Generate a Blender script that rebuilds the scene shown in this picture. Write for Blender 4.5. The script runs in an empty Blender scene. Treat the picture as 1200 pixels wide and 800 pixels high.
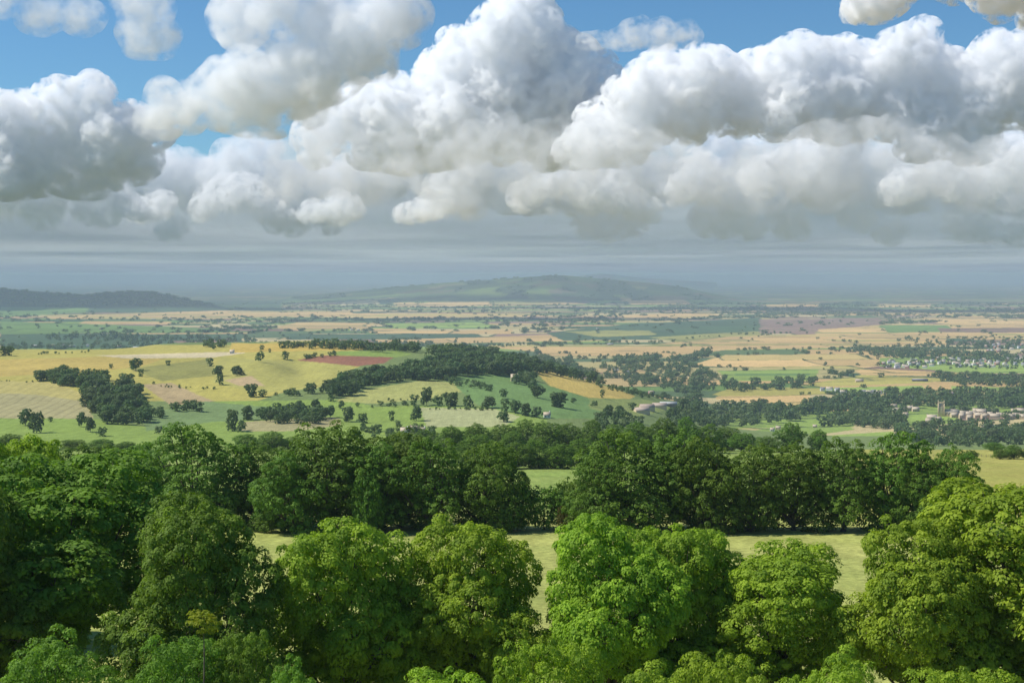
import bpy, bmesh, math, random, time
import numpy as np
from mathutils import Matrix, Vector
T0 = time.time()
sc = bpy.context.scene
COL = sc.collection
F, YH, CAMZ = 1667.0, 326.0, 270.0        # focal length in photo pixels, horizon row, eye height above the vale
rng = np.random.default_rng(7)
rnd = random.Random(7)

# ------------------------------------------------------------------ helpers
def log(*a): print('[%.1f]' % (time.time() - T0), *a)

def mesh_from(name, V, Fc, mats=(), mi=None, smooth=False, cols=None):
    V = np.asarray(V, np.float32); Fc = np.asarray(Fc, np.int32)
    me = bpy.data.meshes.new(name)
    me.vertices.add(len(V)); me.vertices.foreach_set('co', V.ravel())
    k = Fc.shape[1]
    me.loops.add(Fc.size); me.loops.foreach_set('vertex_index', Fc.ravel())
    me.polygons.add(len(Fc)); me.polygons.foreach_set('loop_start', np.arange(0, Fc.size, k, dtype=np.int32))
    if smooth: me.polygons.foreach_set('use_smooth', np.ones(len(Fc), bool))
    for m in mats: me.materials.append(m)
    if mi is not None: me.polygons.foreach_set('material_index', np.asarray(mi, np.int32))
    if cols is not None:
        a = me.attributes.new('Col', 'FLOAT_COLOR', 'POINT'); a.data.foreach_set('color', np.asarray(cols, np.float32).ravel())
    me.update()
    return me

def link(name, data, parent=None, loc=None, kind=None):
    o = bpy.data.objects.new(name, data); COL.objects.link(o)
    if parent is not None: o.parent = parent
    if loc is not None: o.location = loc
    if kind: o['kind'] = kind
    return o

def tag(o, label, cat, group=None):
    o['label'] = label; o['category'] = cat
    if group: o['group'] = group
    return o

def new_mat(name):
    m = bpy.data.materials.new(name); m.use_nodes = True
    nt = m.node_tree; nt.nodes.clear()
    return m, nt.nodes, nt.links

def hash3(i, j, k, s):
    h = (i * 374761393 + j * 668265263 + k * 2147483647 + s * 974634757) & 0xffffffff
    h = ((h ^ (h >> 13)) * 1274126177) & 0xffffffff
    return h ^ (h >> 16)

def h01(i, j, s):
    return (hash3(i, j, i * 0, s) & 0xffff) / 65535.0

def worley(P, seed):
    C = np.floor(P).astype(np.int64); Fr = (P - C).astype(np.float32)
    best = np.full(len(P), 9., np.float32)
    for dx in (-1, 0, 1):
        for dy in (-1, 0, 1):
            for dz in (-1, 0, 1):
                h = hash3(C[:, 0] + dx, C[:, 1] + dy, C[:, 2] + dz, seed)
                ox = (h & 1023).astype(np.float32) / 1023; oy = ((h >> 10) & 1023).astype(np.float32) / 1023
                oz = ((h >> 20) & 1023).astype(np.float32) / 1023
                d = (dx + ox - Fr[:, 0]) ** 2 + (dy + oy - Fr[:, 1]) ** 2 + (dz + oz - Fr[:, 2]) ** 2
                np.minimum(best, d, out=best)
    return best

def vnoise2(x, y, s=0):
    i = np.floor(x).astype(np.int64); j = np.floor(y).astype(np.int64)
    fx = x - i; fy = y - j; fx = fx * fx * (3 - 2 * fx); fy = fy * fy * (3 - 2 * fy)
    a, b, c, d = h01(i, j, s), h01(i + 1, j, s), h01(i, j + 1, s), h01(i + 1, j + 1, s)
    return (a * (1 - fx) + b * fx) * (1 - fy) + (c * (1 - fx) + d * fx) * fy

def fbm2(x, y, s=0, o=4):
    r = 0; a = .5
    for k in range(o):
        r = r + a * vnoise2(x, y, s + k); x = x * 2.03; y = y * 2.03; a *= .5
    return r

def vnormals(V, T):
    a, b, c = V[T[:, 0]], V[T[:, 1]], V[T[:, 2]]
    n = np.cross(b - a, c - a); N = np.zeros_like(V)
    for k in range(3):
        for ax in range(3): N[:, ax] += np.bincount(T[:, k], n[:, ax], len(V))
    return N / (np.linalg.norm(N, axis=1, keepdims=True) + 1e-9)

def in_poly(px, py, poly):
    r = np.zeros(px.shape, bool); n = len(poly)
    for i in range(n):
        x1, y1 = poly[i]; x2, y2 = poly[(i + 1) % n]
        if y1 == y2: continue
        c = ((y1 > py) != (y2 > py)) & (px < (x2 - x1) * (py - y1) / (y2 - y1) + x1)
        r ^= c
    return r

def smooth(a, b, x):
    t = np.clip((x - a) / (b - a), 0, 1); return t * t * (3 - 2 * t)

# ------------------------------------------------------------------ terrain heights
NEAR = [(0, 257), (40, 246), (60, 241), (85, 236.5), (130, 233), (190, 229), (262, 223.5), (330, 218), (530, 199), (640, 188), (760, 178), (850, 168)]
FARP = {
    -400: [(1000, 149), (1250, 138), (1450, 139), (1650, 149), (1850, 155), (2050, 160), (2250, 158), (2600, 138), (3300, 60), (4200, 5), (5000, 0)],
    0:    [(1000, 148), (1250, 136), (1450, 137), (1650, 148), (1850, 155), (2050, 160), (2250, 159), (2600, 139), (3300, 60), (4200, 5), (5000, 0)],
    100:  [(1000, 147), (1250, 135), (1450, 136), (1650, 147), (1850, 155), (2050, 160), (2250, 159.5), (2600, 139), (3300, 60), (4200, 5), (5000, 0)],
    200:  [(1000, 146), (1250, 134), (1450, 134), (1650, 143), (1850, 152), (2050, 159), (2250, 162), (2500, 158), (3300, 60), (4200, 5), (5000, 0)],
    300:  [(1000, 146), (1250, 134), (1450, 134), (1650, 142), (1850, 150), (2050, 158), (2350, 163), (2600, 155), (3300, 62), (4200, 5), (5000, 0)],
    430:  [(1000, 146), (1250, 134), (1450, 134), (1650, 141), (1850, 148), (2050, 156), (2350, 162.5), (2600, 154), (3300, 60), (4200, 5), (5000, 0)],
    520:  [(1000, 145), (1250, 133), (1450, 134), (1650, 139), (1850, 144), (2050, 149), (2300, 152), (2600, 135), (3300, 50), (4200, 3), (5000, 0)],
    600:  [(1000, 145), (1250, 133), (1400, 132), (1550, 136), (1800, 136.5), (2000, 138), (2200, 139), (2500, 122), (3200, 35), (4000, 0), (5000, 0)],
    680:  [(1000, 145), (1250, 130), (1450, 127), (1700, 123.5), (1900, 121), (2150, 117), (2500, 90), (3100, 20), (3700, 0), (5000, 0)],
    760:  [(1000, 144), (1250, 122), (1700, 102), (2000, 97), (2250, 88), (2700, 45), (3200, 8), (3600, 0), (5000, 0)],
    850:  [(1000, 143), (1300, 105), (1700, 76), (2000, 60), (2300, 30), (2600, 8), (3000, 0), (5000, 0)],
    950:  [(1000, 143), (1300, 104), (1700, 64), (2100, 38), (2300, 20), (2600, 5), (2900, 0), (5000, 0)],
    1600: [(1000, 143), (1300, 104), (1700, 62), (2100, 36), (2300, 19), (2600, 5), (2900, 0), (5000, 0)],
}
PXS = np.array(sorted(FARP))
HILL_A = np.array([(-500, 345), (-300, 336), (-150, 334), (-40, 338), (0, 338.5), (60, 343), (100, 347), (122, 344), (150, 342), (185, 343.5), (215, 350), (250, 358), (285, 366)])
HILL_B = np.array([(300, 355), (330, 351), (360, 346), (420, 341), (470, 336), (520, 331.5), (560, 329), (600, 326), (640, 323.2), (660, 322.6), (690, 325.5), (720, 328), (760, 331.5), (800, 336.5), (830, 343.5), (870, 352), (900, 356)])
HILL_C = np.array([(640, 330), (680, 323), (703, 320.3), (722, 322), (745, 325), (790, 328), (840, 331)])
YS = np.exp(np.linspace(math.log(9), math.log(900), 330))
YS = np.concatenate([YS, np.exp(np.linspace(math.log(902), math.log(5000), 560)), np.exp(np.linspace(math.log(5010), math.log(24000), 330)),
                     np.exp(np.linspace(math.log(24100), math.log(85000), 70))])
PX = np.linspace(-460, 1660, 1061)
def base_grid():
    prof = np.array([np.interp(YS, [p[0] for p in NEAR + FARP[int(k)]], [p[1] for p in NEAR + FARP[int(k)]]) for k in PXS])
    Z = np.empty((len(YS), len(PX)))
    for r in range(len(YS)): Z[r] = np.interp(PX, PXS, prof[:, r])
    for _ in range(2):                       # soften the creases of the profiles
        k = 9
        ker = np.hanning(k + 2)[1:-1]; ker /= ker.sum()
        Zp = np.pad(Z, ((k // 2, k // 2), (0, 0)), 'edge'); Z = sum(ker[i] * Zp[i:i + len(YS)] for i in range(k))
        k = 31
        ker = np.hanning(k + 2)[1:-1]; ker /= ker.sum()
        Zp = np.pad(Z, ((0, 0), (k // 2, k // 2)), 'edge'); Z = sum(ker[i] * Zp[:, i:i + len(PX)] for i in range(k))
    return Z
Zb = base_grid()
PXG, YG = np.meshgrid(PX, YS)
XG = (PXG - 600) / F * YG
Zb += (fbm2(XG / 60, YG / 60, 3) - .47) * 1.6 * smooth(100, 400, YG) * (1 - smooth(2600, 4000, YG))
Zb += (fbm2(XG / 230, YG / 230, 9, 3) - .47) * 21 * smooth(1050, 1300, YG) * (1 - smooth(2300, 3200, YG))
Zb += (fbm2(XG / 1500, YG / 1500, 5) - .3) * 9 * smooth(3800, 9000, YG)
def ridge(tab, Y0, w_front, w_back, rough, base=0):
    crest = np.interp(PXG, tab[:, 0], tab[:, 1], left=YH + 270 / Y0 * F + 6, right=YH + 270 / Y0 * F + 6)
    h = np.maximum(0, CAMZ - (crest - YH) / F * Y0)
    Yc = Y0 + (fbm2(XG / 1800, XG * 0 + 3.3, 31) - .5) * 700
    g = np.where(YG < Yc, smooth(Y0 - w_front, Y0, YG - (Yc - Y0)), 1 - smooth(Y0, Y0 + w_back, YG - (Yc - Y0)))
    return h * g * (1 + rough * (fbm2(XG / 700, YG / 500, 17) - .5) * (1 - g) * g * 4)
Zb -= 9 * np.exp(-((PXG - 352) / 22) ** 2 - ((YG - 1930) / 160) ** 2) - 5 * np.exp(-((PXG - 300) / 30) ** 2 - ((YG - 1900) / 150) ** 2)     # the yellow hollow
Zb += ridge(HILL_A, 12600, 900, 2500, .5) + ridge(HILL_B, 17200, 2300, 4000, .6) + ridge(HILL_C, 38000, 2500, 3000, .2)
LY = np.log(YS)
def gz(X, Y):
    px = 600 + F * X / Y
    i = min(max(int(np.searchsorted(YS, Y)) - 1, 0), len(YS) - 2); t = (Y - YS[i]) / (YS[i + 1] - YS[i])
    u = min(max((px - PX[0]) / (PX[1] - PX[0]), 0), len(PX) - 1.001); j = int(u); s = u - j
    return (Zb[i, j] * (1 - s) + Zb[i, j + 1] * s) * (1 - t) + (Zb[i + 1, j] * (1 - s) + Zb[i + 1, j + 1] * s) * t
PYG = YH + (CAMZ - Zb) / YG * F
def hit(px, py, ymin, ymax=60000):
    """first ground point beyond ymin seen along the photo ray (px, py)"""
    j = int(round((px - PX[0]) / (PX[1] - PX[0]))); c = PYG[:, j]
    i0, i1 = np.searchsorted(YS, ymin), np.searchsorted(YS, ymax)
    k = np.nonzero(c[i0:i1] <= py)[0]
    if len(k) == 0: return None
    i = i0 + k[0]
    if i == i0: Y = YS[i]
    else:
        a, b = c[i - 1], c[i]; t = (a - py) / (a - b + 1e-9); Y = YS[i - 1] + t * (YS[i] - YS[i - 1])
    X = (px - 600) / F * Y
    return X, Y, gz(X, Y)
log('terrain grid', Zb.shape)

# ------------------------------------------------------------------ field colours (albedo)
WHEAT, GOLD, PALE = (.50, .335, .135), (.40, .35, .085), (.48, .39, .19)
GREEN, DGREEN, LGREEN, OLIVE = (.13, .21, .05), (.055, .10, .045), (.22, .30, .06), (.26, .25, .07)
BROWN, RUST, MAUVE = (.20, .125, .085), (.27, .12, .07), (.25, .16, .12)
def cells(X, Y):
    """patchwork of roughly rectangular fields; returns id, distance to the nearest boundary"""
    mi = np.floor(X / 3400 + .3 * np.sin(Y / 2900)).astype(np.int64); mj = np.floor(Y / 4200 + .25 * np.sin(X / 2300)).astype(np.int64)
    ang = (h01(mi, mj, 77) - .5) * 1.1
    u = X * np.cos(ang) + Y * np.sin(ang); v = -X * np.sin(ang) + Y * np.cos(ang)
    u = u + 50 * np.sin(v / 310); v = v + 40 * np.sin(u / 370)
    hgt = 330.; r = np.floor(v / hgt).astype(np.int64)
    wid = 320 + 420 * h01(r, mi + 31 * mj, 5); u2 = u + 900 * h01(r, mj, 6); c = np.floor(u2 / wid).astype(np.int64)
    fv = v - r * hgt; fu = u2 - c * wid
    split = (h01(r * 13 + c, mi * 7 + mj, 8) > .5)
    half = np.where(split & (fv > hgt * .5), 1, 0)
    dv = np.minimum(np.where(split, np.abs(fv - hgt * .5), 9e9), np.minimum(fv, hgt - fv))
    d = np.minimum(dv, np.minimum(fu, wid - fu))
    return r * 131 + c * 7 + half * 3 + mi * 1009 + mj * 9176, d
VALE = [  # conspicuous fields of the vale and one painted cloud shadow, photo outline -> colour
    (DGREEN, [(0, 352), (330, 352), (330, 366), (0, 366)]),
    (GREEN, [(0, 356), (110, 355), (100, 366), (0, 372)]),
    (WHEAT, [(50, 369), (150, 367), (250, 364), (410, 365), (420, 371), (300, 372), (200, 373), (60, 374)]),
    (WHEAT, [(100, 376), (200, 377), (200, 380), (90, 380)]),
    (GREEN, [(0, 376), (240, 384), (330, 372), (230, 389), (0, 392)]),
    (DGREEN, [(0, 391), (280, 391), (290, 408), (0, 408)]),  # dark green band paints in the cloud shadow across the left vale
    (WHEAT, [(320, 384), (350, 377), (440, 378), (435, 385), (360, 388)]),
    (PALE, [(245, 380), (290, 379), (290, 384), (250, 385)]),
    (BROWN, [(200, 400), (270, 397), (285, 403), (230, 405)]),
    (WHEAT, [(390, 367), (560, 367), (640, 370), (560, 373), (400, 372)]),
    (WHEAT, [(430, 388), (600, 386), (600, 391), (440, 391)]),
    (LGREEN, [(450, 379), (560, 377), (590, 383), (460, 385)]),
    (DGREEN, [(330, 391), (560, 391), (570, 396), (340, 398)]),
    (WHEAT, [(490, 397), (700, 391), (740, 396), (720, 399), (560, 401), (520, 406)]),
    (WHEAT, [(540, 404), (720, 404), (790, 406), (740, 416), (640, 413)]),
    (DGREEN, [(640, 390), (730, 380), (890, 372), (905, 384), (880, 391), (760, 398), (660, 399)]),
    (OLIVE, [(660, 388), (760, 387), (770, 392), (700, 395)]),
    (OLIVE, [(760, 395), (890, 388), (900, 391), (800, 402)]),
    (WHEAT, [(700, 412), (760, 404), (860, 394), (960, 391), (1110, 397), (1110, 404), (960, 408), (850, 410), (780, 418), (710, 417)]),
    (WHEAT, [(805, 428), (850, 416), (1060, 414), (1055, 426), (1010, 431), (900, 431)]),
    (MAUVE, [(890, 374), (1030, 373), (1035, 382), (960, 391), (890, 391)]),
    (WHEAT, [(960, 386), (1040, 380), (1200, 378), (1260, 384), (1260, 396), (1060, 396), (950, 396)]),
    (GREEN, [(1030, 381), (1110, 381), (1120, 388), (1040, 390)]),
    (BROWN, [(1100, 384), (1260, 384), (1260, 390), (1100, 389)]),
    (WHEAT, [(1080, 373), (1260, 374), (1260, 380), (1100, 379)]),
    (WHEAT, [(730, 369), (830, 366), (850, 370), (790, 374), (730, 377)]),
    (WHEAT, [(895, 357), (960, 354), (960, 359), (900, 361)]), (WHEAT, [(1030, 356), (1090, 356), (1090, 359), (1030, 360)]),
    (WHEAT, [(460, 355), (640, 352), (690, 356), (600, 358), (470, 360)]), (WHEAT, [(730, 350), (800, 350), (810, 356), (740, 357)]),
    (PALE, [(400, 354), (440, 351), (445, 356), (400, 358)]),
    (LGREEN, [(840, 434), (960, 432), (955, 446), (850, 446)]),
    (GREEN, [(860, 437), (950, 437), (950, 440), (860, 440)]),
    (WHEAT, [(1000, 431), (1142, 437), (1144, 442), (1010, 439)]),
    (GOLD, [(935, 452), (1010, 439), (1120, 444), (1080, 449), (960, 453)]),
    (LGREEN, [(930, 455), (1080, 452), (1090, 460), (940, 461)]),
    (GOLD, [(835, 462), (860, 453), (960, 455), (970, 462), (850, 465)]),
    (WHEAT, [(840, 464), (950, 463), (948, 472), (930, 476), (840, 468)]),
    (LGREEN, [(1115, 452), (1260, 455), (1260, 461), (1115, 456)]),
    (WHEAT, [(760, 440), (812, 443), (810, 447), (770, 447)]),
    (LGREEN, [(1000, 477), (1100, 473), (1130, 495), (1060, 500)]),
    (LGREEN, [(880, 505), (930, 496), (990, 495), (1000, 503), (940, 512), (880, 520)]),
    (LGREEN, [(960, 511), (1045, 505), (1050, 514), (1000, 525), (960, 520)]),
    (LGREEN, [(1030, 419), (1280, 416), (1280, 437), (1145, 437), (1030, 429)]), (LGREEN, [(840, 484), (1000, 481), (1000, 500), (840, 502)]),
    (GREEN, [(1150, 500), (1260, 500), (1260, 520), (1150, 518)]),
]
SPUR = [  # fields on the nearer hill, photo outline -> colour
    (GOLD, [(-80, 404), (300, 404), (330, 398), (420, 398), (420, 430), (300, 470), (150, 470), (-80, 480)]),
    ((.45, .34, .09), [(-80, 423), (110, 418), (200, 417), (170, 428), (110, 436), (-80, 445)]),
    ((.55, .46, .27), [(110, 416), (230, 413), (290, 413), (250, 419), (150, 420)]),
    ((.42, .36, .12), [(-80, 445), (60, 447), (100, 462), (110, 490), (-80, 498)]),
    ((.36, .32, .15), [(-80, 458), (40, 462), (100, 470), (110, 490), (-80, 498)]),
    (OLIVE, [(150, 432), (250, 420), (250, 440), (190, 446)]),
    ((.37, .34, .09), [(250, 432), (260, 418), (340, 423), (420, 425), (400, 442), (370, 455), (300, 460), (250, 448)]),
    ((.40, .30, .15), [(165, 450), (200, 448), (250, 470), (200, 475)]),
    ((.45, .33, .17), [(262, 445), (295, 440), (310, 452), (280, 452)]),
    ((.50, .36, .08), [(270, 402), (400, 402), (410, 411), (360, 411), (270, 413)]),
    ((.48, .34, .08), [(390, 403), (450, 403), (450, 409), (390, 410)]),
    (RUST, [(345, 422), (380, 416), (462, 418), (450, 425), (418, 429), (370, 424)]),
    ((.22, .30, .06), [(382, 415), (400, 411), (470, 411), (482, 415), (462, 419)]),
    (LGREEN, [(-80, 490), (110, 490), (170, 500), (200, 480), (250, 470), (400, 468), (460, 480), (470, 530), (-80, 530)]),
    ((.17, .24, .085), [(170, 490), (190, 480), (240, 470), (330, 478), (330, 490), (250, 494), (170, 505)]),
    ((.34, .30, .14), [(280, 494), (390, 488), (420, 495), (350, 505), (280, 505)]),
    ((.36, .36, .11), [(392, 470), (430, 456), (500, 445), (548, 450), (550, 457), (500, 467), (440, 473)]),
    (LGREEN, [(400, 478), (500, 474), (640, 478), (640, 510), (400, 510)]),
    ((.15, .24, .07), [(520, 438), (600, 438), (700, 470), (720, 490), (640, 490), (560, 475), (540, 458)]),
    ((.36, .37, .17), [(492, 477), (580, 479), (610, 488), (590, 500), (500, 500)]),
    ((.52, .38, .10), [(626, 434), (650, 432), (700, 447), (745, 464), (730, 470), (690, 466), (645, 452)]),
    ((.24, .28, .08), [(690, 466), (760, 468), (790, 478), (740, 490), (690, 478)]),
    ((.17, .26, .07), [(700, 443), (760, 452), (800, 462), (800, 470), (740, 458), (700, 450)]),
    (LGREEN, [(690, 430), (860, 450), (860, 470), (800, 466), (740, 450)]),
]
def ground_colours():
    C = np.empty(Zb.shape + (3,)); C[:] = (.15, .18, .065)
    near = YG < 1000
    m = fbm2(XG / 14, YG / 26, 41)
    C[near] = (np.array((.31, .35, .085)) * (1 - m[near, None]) + np.array((.40, .39, .12)) * m[near, None])
    u = (XG * .995 + YG * .1) / 5.2 + .35 * fbm2(XG / 40, YG / 40, 43, 2); mow = np.abs(u - np.floor(u) - .5) * 2; C[near] *= (1 + .10 * (mow[near] - .5))[:, None]
    wear = smooth(.55, .75, fbm2(XG / 22, YG / 9, 47)); C[near] = C[near] * (1 - .22 * wear[near, None]) + .22 * wear[near, None] * np.array((.20, .27, .07))
    right = near & (PXG > 1000) & (YG > 280)
    C[right] = C[right] * np.array((1.02, .92, .82))
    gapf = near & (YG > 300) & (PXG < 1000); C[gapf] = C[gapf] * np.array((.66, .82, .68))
    spur = (YG >= 1000) & (YG < 3600)
    C[spur] = (.17, .22, .07)
    i0, i1 = np.searchsorted(YS, 1000), np.searchsorted(YS, 2700); S = np.s_[i0:i1]
    w = PXG[S] + 3 * (fbm2(XG[S] / 70, YG[S] / 70, 50, 3) - .5); h = PYG[S] + 1.5 * (fbm2(XG[S] / 60, YG[S] / 60, 51, 3) - .5); left = PXG[S] < 870
    for col, poly in SPUR: C[S][left & in_poly(w, h, poly)] = col
    vale = YG >= 2150
    vale &= (PXG > 840) | (YG > 2900)
    idc, d = cells(XG, YG)
    p = h01(idc, idc * 0 + 3, 11); q = h01(idc, idc * 0 + 5, 12)
    wheaty = np.clip(.30 + .35 * smooth(250, 650, PXG) * (1 - smooth(9000, 14000, YG)) - .25 * smooth(11000, 16000, YG), .12, .7)
    vc = np.empty_like(C)
    pal_w = np.array([WHEAT, (.43, .31, .13), PALE, (.40, .33, .13), MAUVE]); pal_g = np.array([GREEN, DGREEN, (.10, .15, .05), LGREEN, BROWN, (.085, .13, .05)])
    vc[:] = np.where((p < wheaty)[..., None], pal_w[(q * 4.99).astype(int)], pal_g[(q * 5.99).astype(int)])
    edge = (d < 9) & (YG < 9000); vc[edge] = (.07, .10, .035)
    C[vale] = vc[vale]
    for ang, wl, am, poly in ((.12, 11., .16, SPUR[4][1]), (.12, 11., .12, SPUR[3][1]), (.5, 9., .10, SPUR[5][1]), (-.3, 16., .10, SPUR[16][1]), (.25, 10., .08, SPUR[20][1])):   # drilled rows and tramlines
        u = (XG[S] * math.cos(ang) + YG[S] * math.sin(ang)) / wl; t_ = np.abs(u - np.floor(u) - .5)
        C[S] *= np.where(left & in_poly(w, h, poly), 1 - am * smooth(.38, .46, t_), 1)[..., None]
    S = np.s_[np.searchsorted(YS, 2150):]
    w = PXG[S] + 5 * (fbm2(XG[S] / 200, YG[S] / 200, 52) - .5); h = PYG[S] + 1.6 * (fbm2(XG[S] / 240, YG[S] / 240, 53) - .5); vs = vale[S]
    iS, dS = idc[S], d[S]; k1 = h01(iS, iS * 0 + 21, 13); k2 = h01(iS, iS * 0 + 22, 14)
    for n_, (col, poly) in enumerate(VALE):
        q_ = vs & in_poly(w, h, poly); b_ = np.array(col) * (1.0 + .18 * ((n_ * .618) % 1)); c_ = b_[None] * (.86 + .28 * k1[q_])[:, None]
        if col is WHEAT: gm = smooth(.55, 1, k2[q_])[:, None]; c_ = c_ * (1 - gm * .75) + gm * .75 * np.where(k1[q_][:, None] > .5, np.array((.36, .34, .09)), np.array((.20, .25, .06)))
        c_[(dS[q_] < 8) & (k2[q_] > .35) & (YG[S][q_] < 9000)] = (.07, .10, .035); C[S][q_] = c_
    hillA = (YG > 11800) & (YG < 14500) & (Zb > 22); C[hillA] = C[hillA] * .12 + np.array((.035, .055, .028))
    hillB = (YG > 15300) & (YG < 20500) & (Zb > 30)
    wd = (fbm2(XG / 420, YG / 700, 61, 3) > .47)
    C[hillB & wd] = (.04, .065, .03); C[hillB & ~wd] = C[hillB & ~wd] * .45 + np.array((.025, .04, .015))
    C *= (.86 + .28 * fbm2(XG / 90, YG / 90, 71))[..., None]
    return C
GC = ground_colours()
def ground_material():
    m, n, l = new_mat('ground_fields')
    out = n.new('ShaderNodeOutputMaterial'); b = n.new('ShaderNodeBsdfPrincipled'); b.inputs['Roughness'].default_value = .95
    b.inputs['Specular IOR Level'].default_value = .1
    at = n.new('ShaderNodeAttribute'); at.attribute_name = 'Col'
    tc = n.new('ShaderNodeTexCoord')
    def noise(scale, detail, stretch=None):
        x = n.new('ShaderNodeTexNoise'); x.inputs['Scale'].default_value = scale; x.inputs['Detail'].default_value = detail
        if stretch:
            mp = n.new('ShaderNodeMapping'); mp.inputs['Scale'].default_value = stretch; mp.inputs['Rotation'].default_value = (0, 0, .35)
            l.new(tc.outputs['Object'], mp.inputs[0]); l.new(mp.outputs[0], x.inputs[0])
        else: l.new(tc.outputs['Object'], x.inputs[0])
        return x
    def mul(a, nz, lo, hi):
        r = n.new('ShaderNodeMapRange'); r.inputs[1].default_value = .3; r.inputs[2].default_value = .7; r.inputs[3].default_value = lo; r.inputs[4].default_value = hi
        l.new(nz.outputs[0], r.inputs[0])
        v = n.new('ShaderNodeVectorMath'); v.operation = 'SCALE'; l.new(a, v.inputs[0]); l.new(r.outputs[0], v.inputs['Scale']); return v.outputs[0]
    c = mul(at.outputs['Color'], noise(.9, 5), .72, 1.28)
    c = mul(c, noise(3.4, 3), .84, 1.16)
    c = mul(c, noise(.11, 4), .86, 1.14)
    c = mul(c, noise(.06, 3, (6, .35, 1)), .90, 1.10)
    l.new(c, b.inputs['Base Color'])
    bp = n.new('ShaderNodeBump'); bp.inputs['Strength'].default_value = .5; bp.inputs['Distance'].default_value = .25
    l.new(noise(2.2, 5).outputs[0], bp.inputs['Height']); l.new(bp.outputs[0], b.inputs['Normal'])
    l.new(b.outputs[0], out.inputs[0])
    return m
def build_ground():
    R, Cn = Zb.shape
    V = np.stack([XG, YG, Zb], -1).reshape(-1, 3)
    i = np.arange(R - 1)[:, None] * Cn + np.arange(Cn - 1)[None]
    Q = np.stack([i, i + 1, i + Cn + 1, i + Cn], -1).reshape(-1, 4)
    cols = np.concatenate([GC.reshape(-1, 3), np.ones((len(V), 1))], 1)
    link('ground', mesh_from('ground', V, Q, [ground_material()], smooth=True, cols=cols), kind='structure')
build_ground(); log('ground')

# ------------------------------------------------------------------ foliage
def leaf_mat(name, col, col2, trans=.35, vary=.5):
    m, n, l = new_mat(name)
    out = n.new('ShaderNodeOutputMaterial'); d = n.new('ShaderNodeBsdfPrincipled'); d.inputs['Roughness'].default_value = .65
    d.inputs['Specular IOR Level'].default_value = .18
    t = n.new('ShaderNodeBsdfTranslucent'); mx = n.new('ShaderNodeMixShader'); mx.inputs[0].default_value = trans
    at = n.new('ShaderNodeAttribute'); at.attribute_name = 'Col'; oi = n.new('ShaderNodeObjectInfo')
    mixc = n.new('ShaderNodeMix'); mixc.data_type = 'RGBA'
    mixc.inputs[6].default_value = (*col, 1); mixc.inputs[7].default_value = (*col2, 1)
    l.new(at.outputs['Fac'], mixc.inputs[0])
    hs = n.new('ShaderNodeHueSaturation'); l.new(mixc.outputs[2], hs.inputs['Color'])
    mr = n.new('ShaderNodeMapRange'); mr.inputs[3].default_value = 1 - vary * .5; mr.inputs[4].default_value = 1 + vary * .5; l.new(oi.outputs['Random'], mr.inputs[0]); l.new(mr.outputs[0], hs.inputs['Value'])
    mh = n.new('ShaderNodeMapRange'); mh.inputs[3].default_value = .488; mh.inputs[4].default_value = .512; l.new(oi.outputs['Random'], mh.inputs[0]); l.new(mh.outputs[0], hs.inputs['Hue'])
    l.new(hs.outputs[0], d.inputs['Base Color'])
    sc2 = n.new('ShaderNodeVectorMath'); sc2.operation = 'MULTIPLY'; sc2.inputs[1].default_value = (1.5, 1.6, .6); l.new(hs.outputs[0], sc2.inputs[0]); l.new(sc2.outputs[0], t.inputs[0])
    l.new(d.outputs[0], mx.inputs[1]); l.new(t.outputs[0], mx.inputs[2]); l.new(mx.outputs[0], out.inputs[0])
    return m
def bark_mat():
    m, n, l = new_mat('bark')
    out = n.new('ShaderNodeOutputMaterial'); b = n.new('ShaderNodeBsdfPrincipled'); b.inputs['Roughness'].default_value = .9
    tc = n.new('ShaderNodeTexCoord'); nz = n.new('ShaderNodeTexNoise'); nz.inputs['Scale'].default_value = 3; nz.inputs['Detail'].default_value = 6
    mp = n.new('ShaderNodeMapping'); mp.inputs['Scale'].default_value = (4, 4, .6); l.new(tc.outputs['Object'], mp.inputs[0]); l.new(mp.outputs[0], nz.inputs[0])
    cr = n.new('ShaderNodeValToRGB'); cr.color_ramp.elements[0].position = .35; cr.color_ramp.elements[1].position = .7
    cr.color_ramp.elements[0].color = (.045, .036, .026, 1); cr.color_ramp.elements[1].color = (.19, .16, .12, 1)
    l.new(nz.outputs[0], cr.inputs[0]); l.new(cr.outputs[0], b.inputs['Base Color'])
    bp = n.new('ShaderNodeBump'); bp.inputs['Strength'].default_value = .7; bp.inputs['Distance'].default_value = .05; l.new(nz.outputs[0], bp.inputs['Height']); l.new(bp.outputs[0], b.inputs['Normal'])
    l.new(b.outputs[0], out.inputs[0]); return m
BARK = bark_mat()
ASH = leaf_mat('ash_leaves', (.155, .255, .020), (.34, .47, .036), .32, .2)
DEEP = leaf_mat('shaded_ash_leaves', (.092, .17, .019), (.20, .32, .034), .3, .25)  # leaf colour darkened to stand in for cloud shade on the left trees
BEECH = leaf_mat('beech_leaves', (.070, .142, .016), (.155, .25, .028), .28, .25)  # green kept dark so the colour carries the shade on the belt
OAK = leaf_mat('oak_leaves', (.068, .12, .042), (.125, .19, .058), .28, .45)
WILLOW = leaf_mat('willow_leaves', (.11, .16, .06), (.16, .21, .08), .3, .3)
YELLOW = leaf_mat('yellow_leaves', (.22, .29, .02), (.36, .38, .03), .4, .2)
RUSTY = leaf_mat('rusty_leaves', (.13, .09, .02), (.10, .12, .03), .3, .2)

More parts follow.
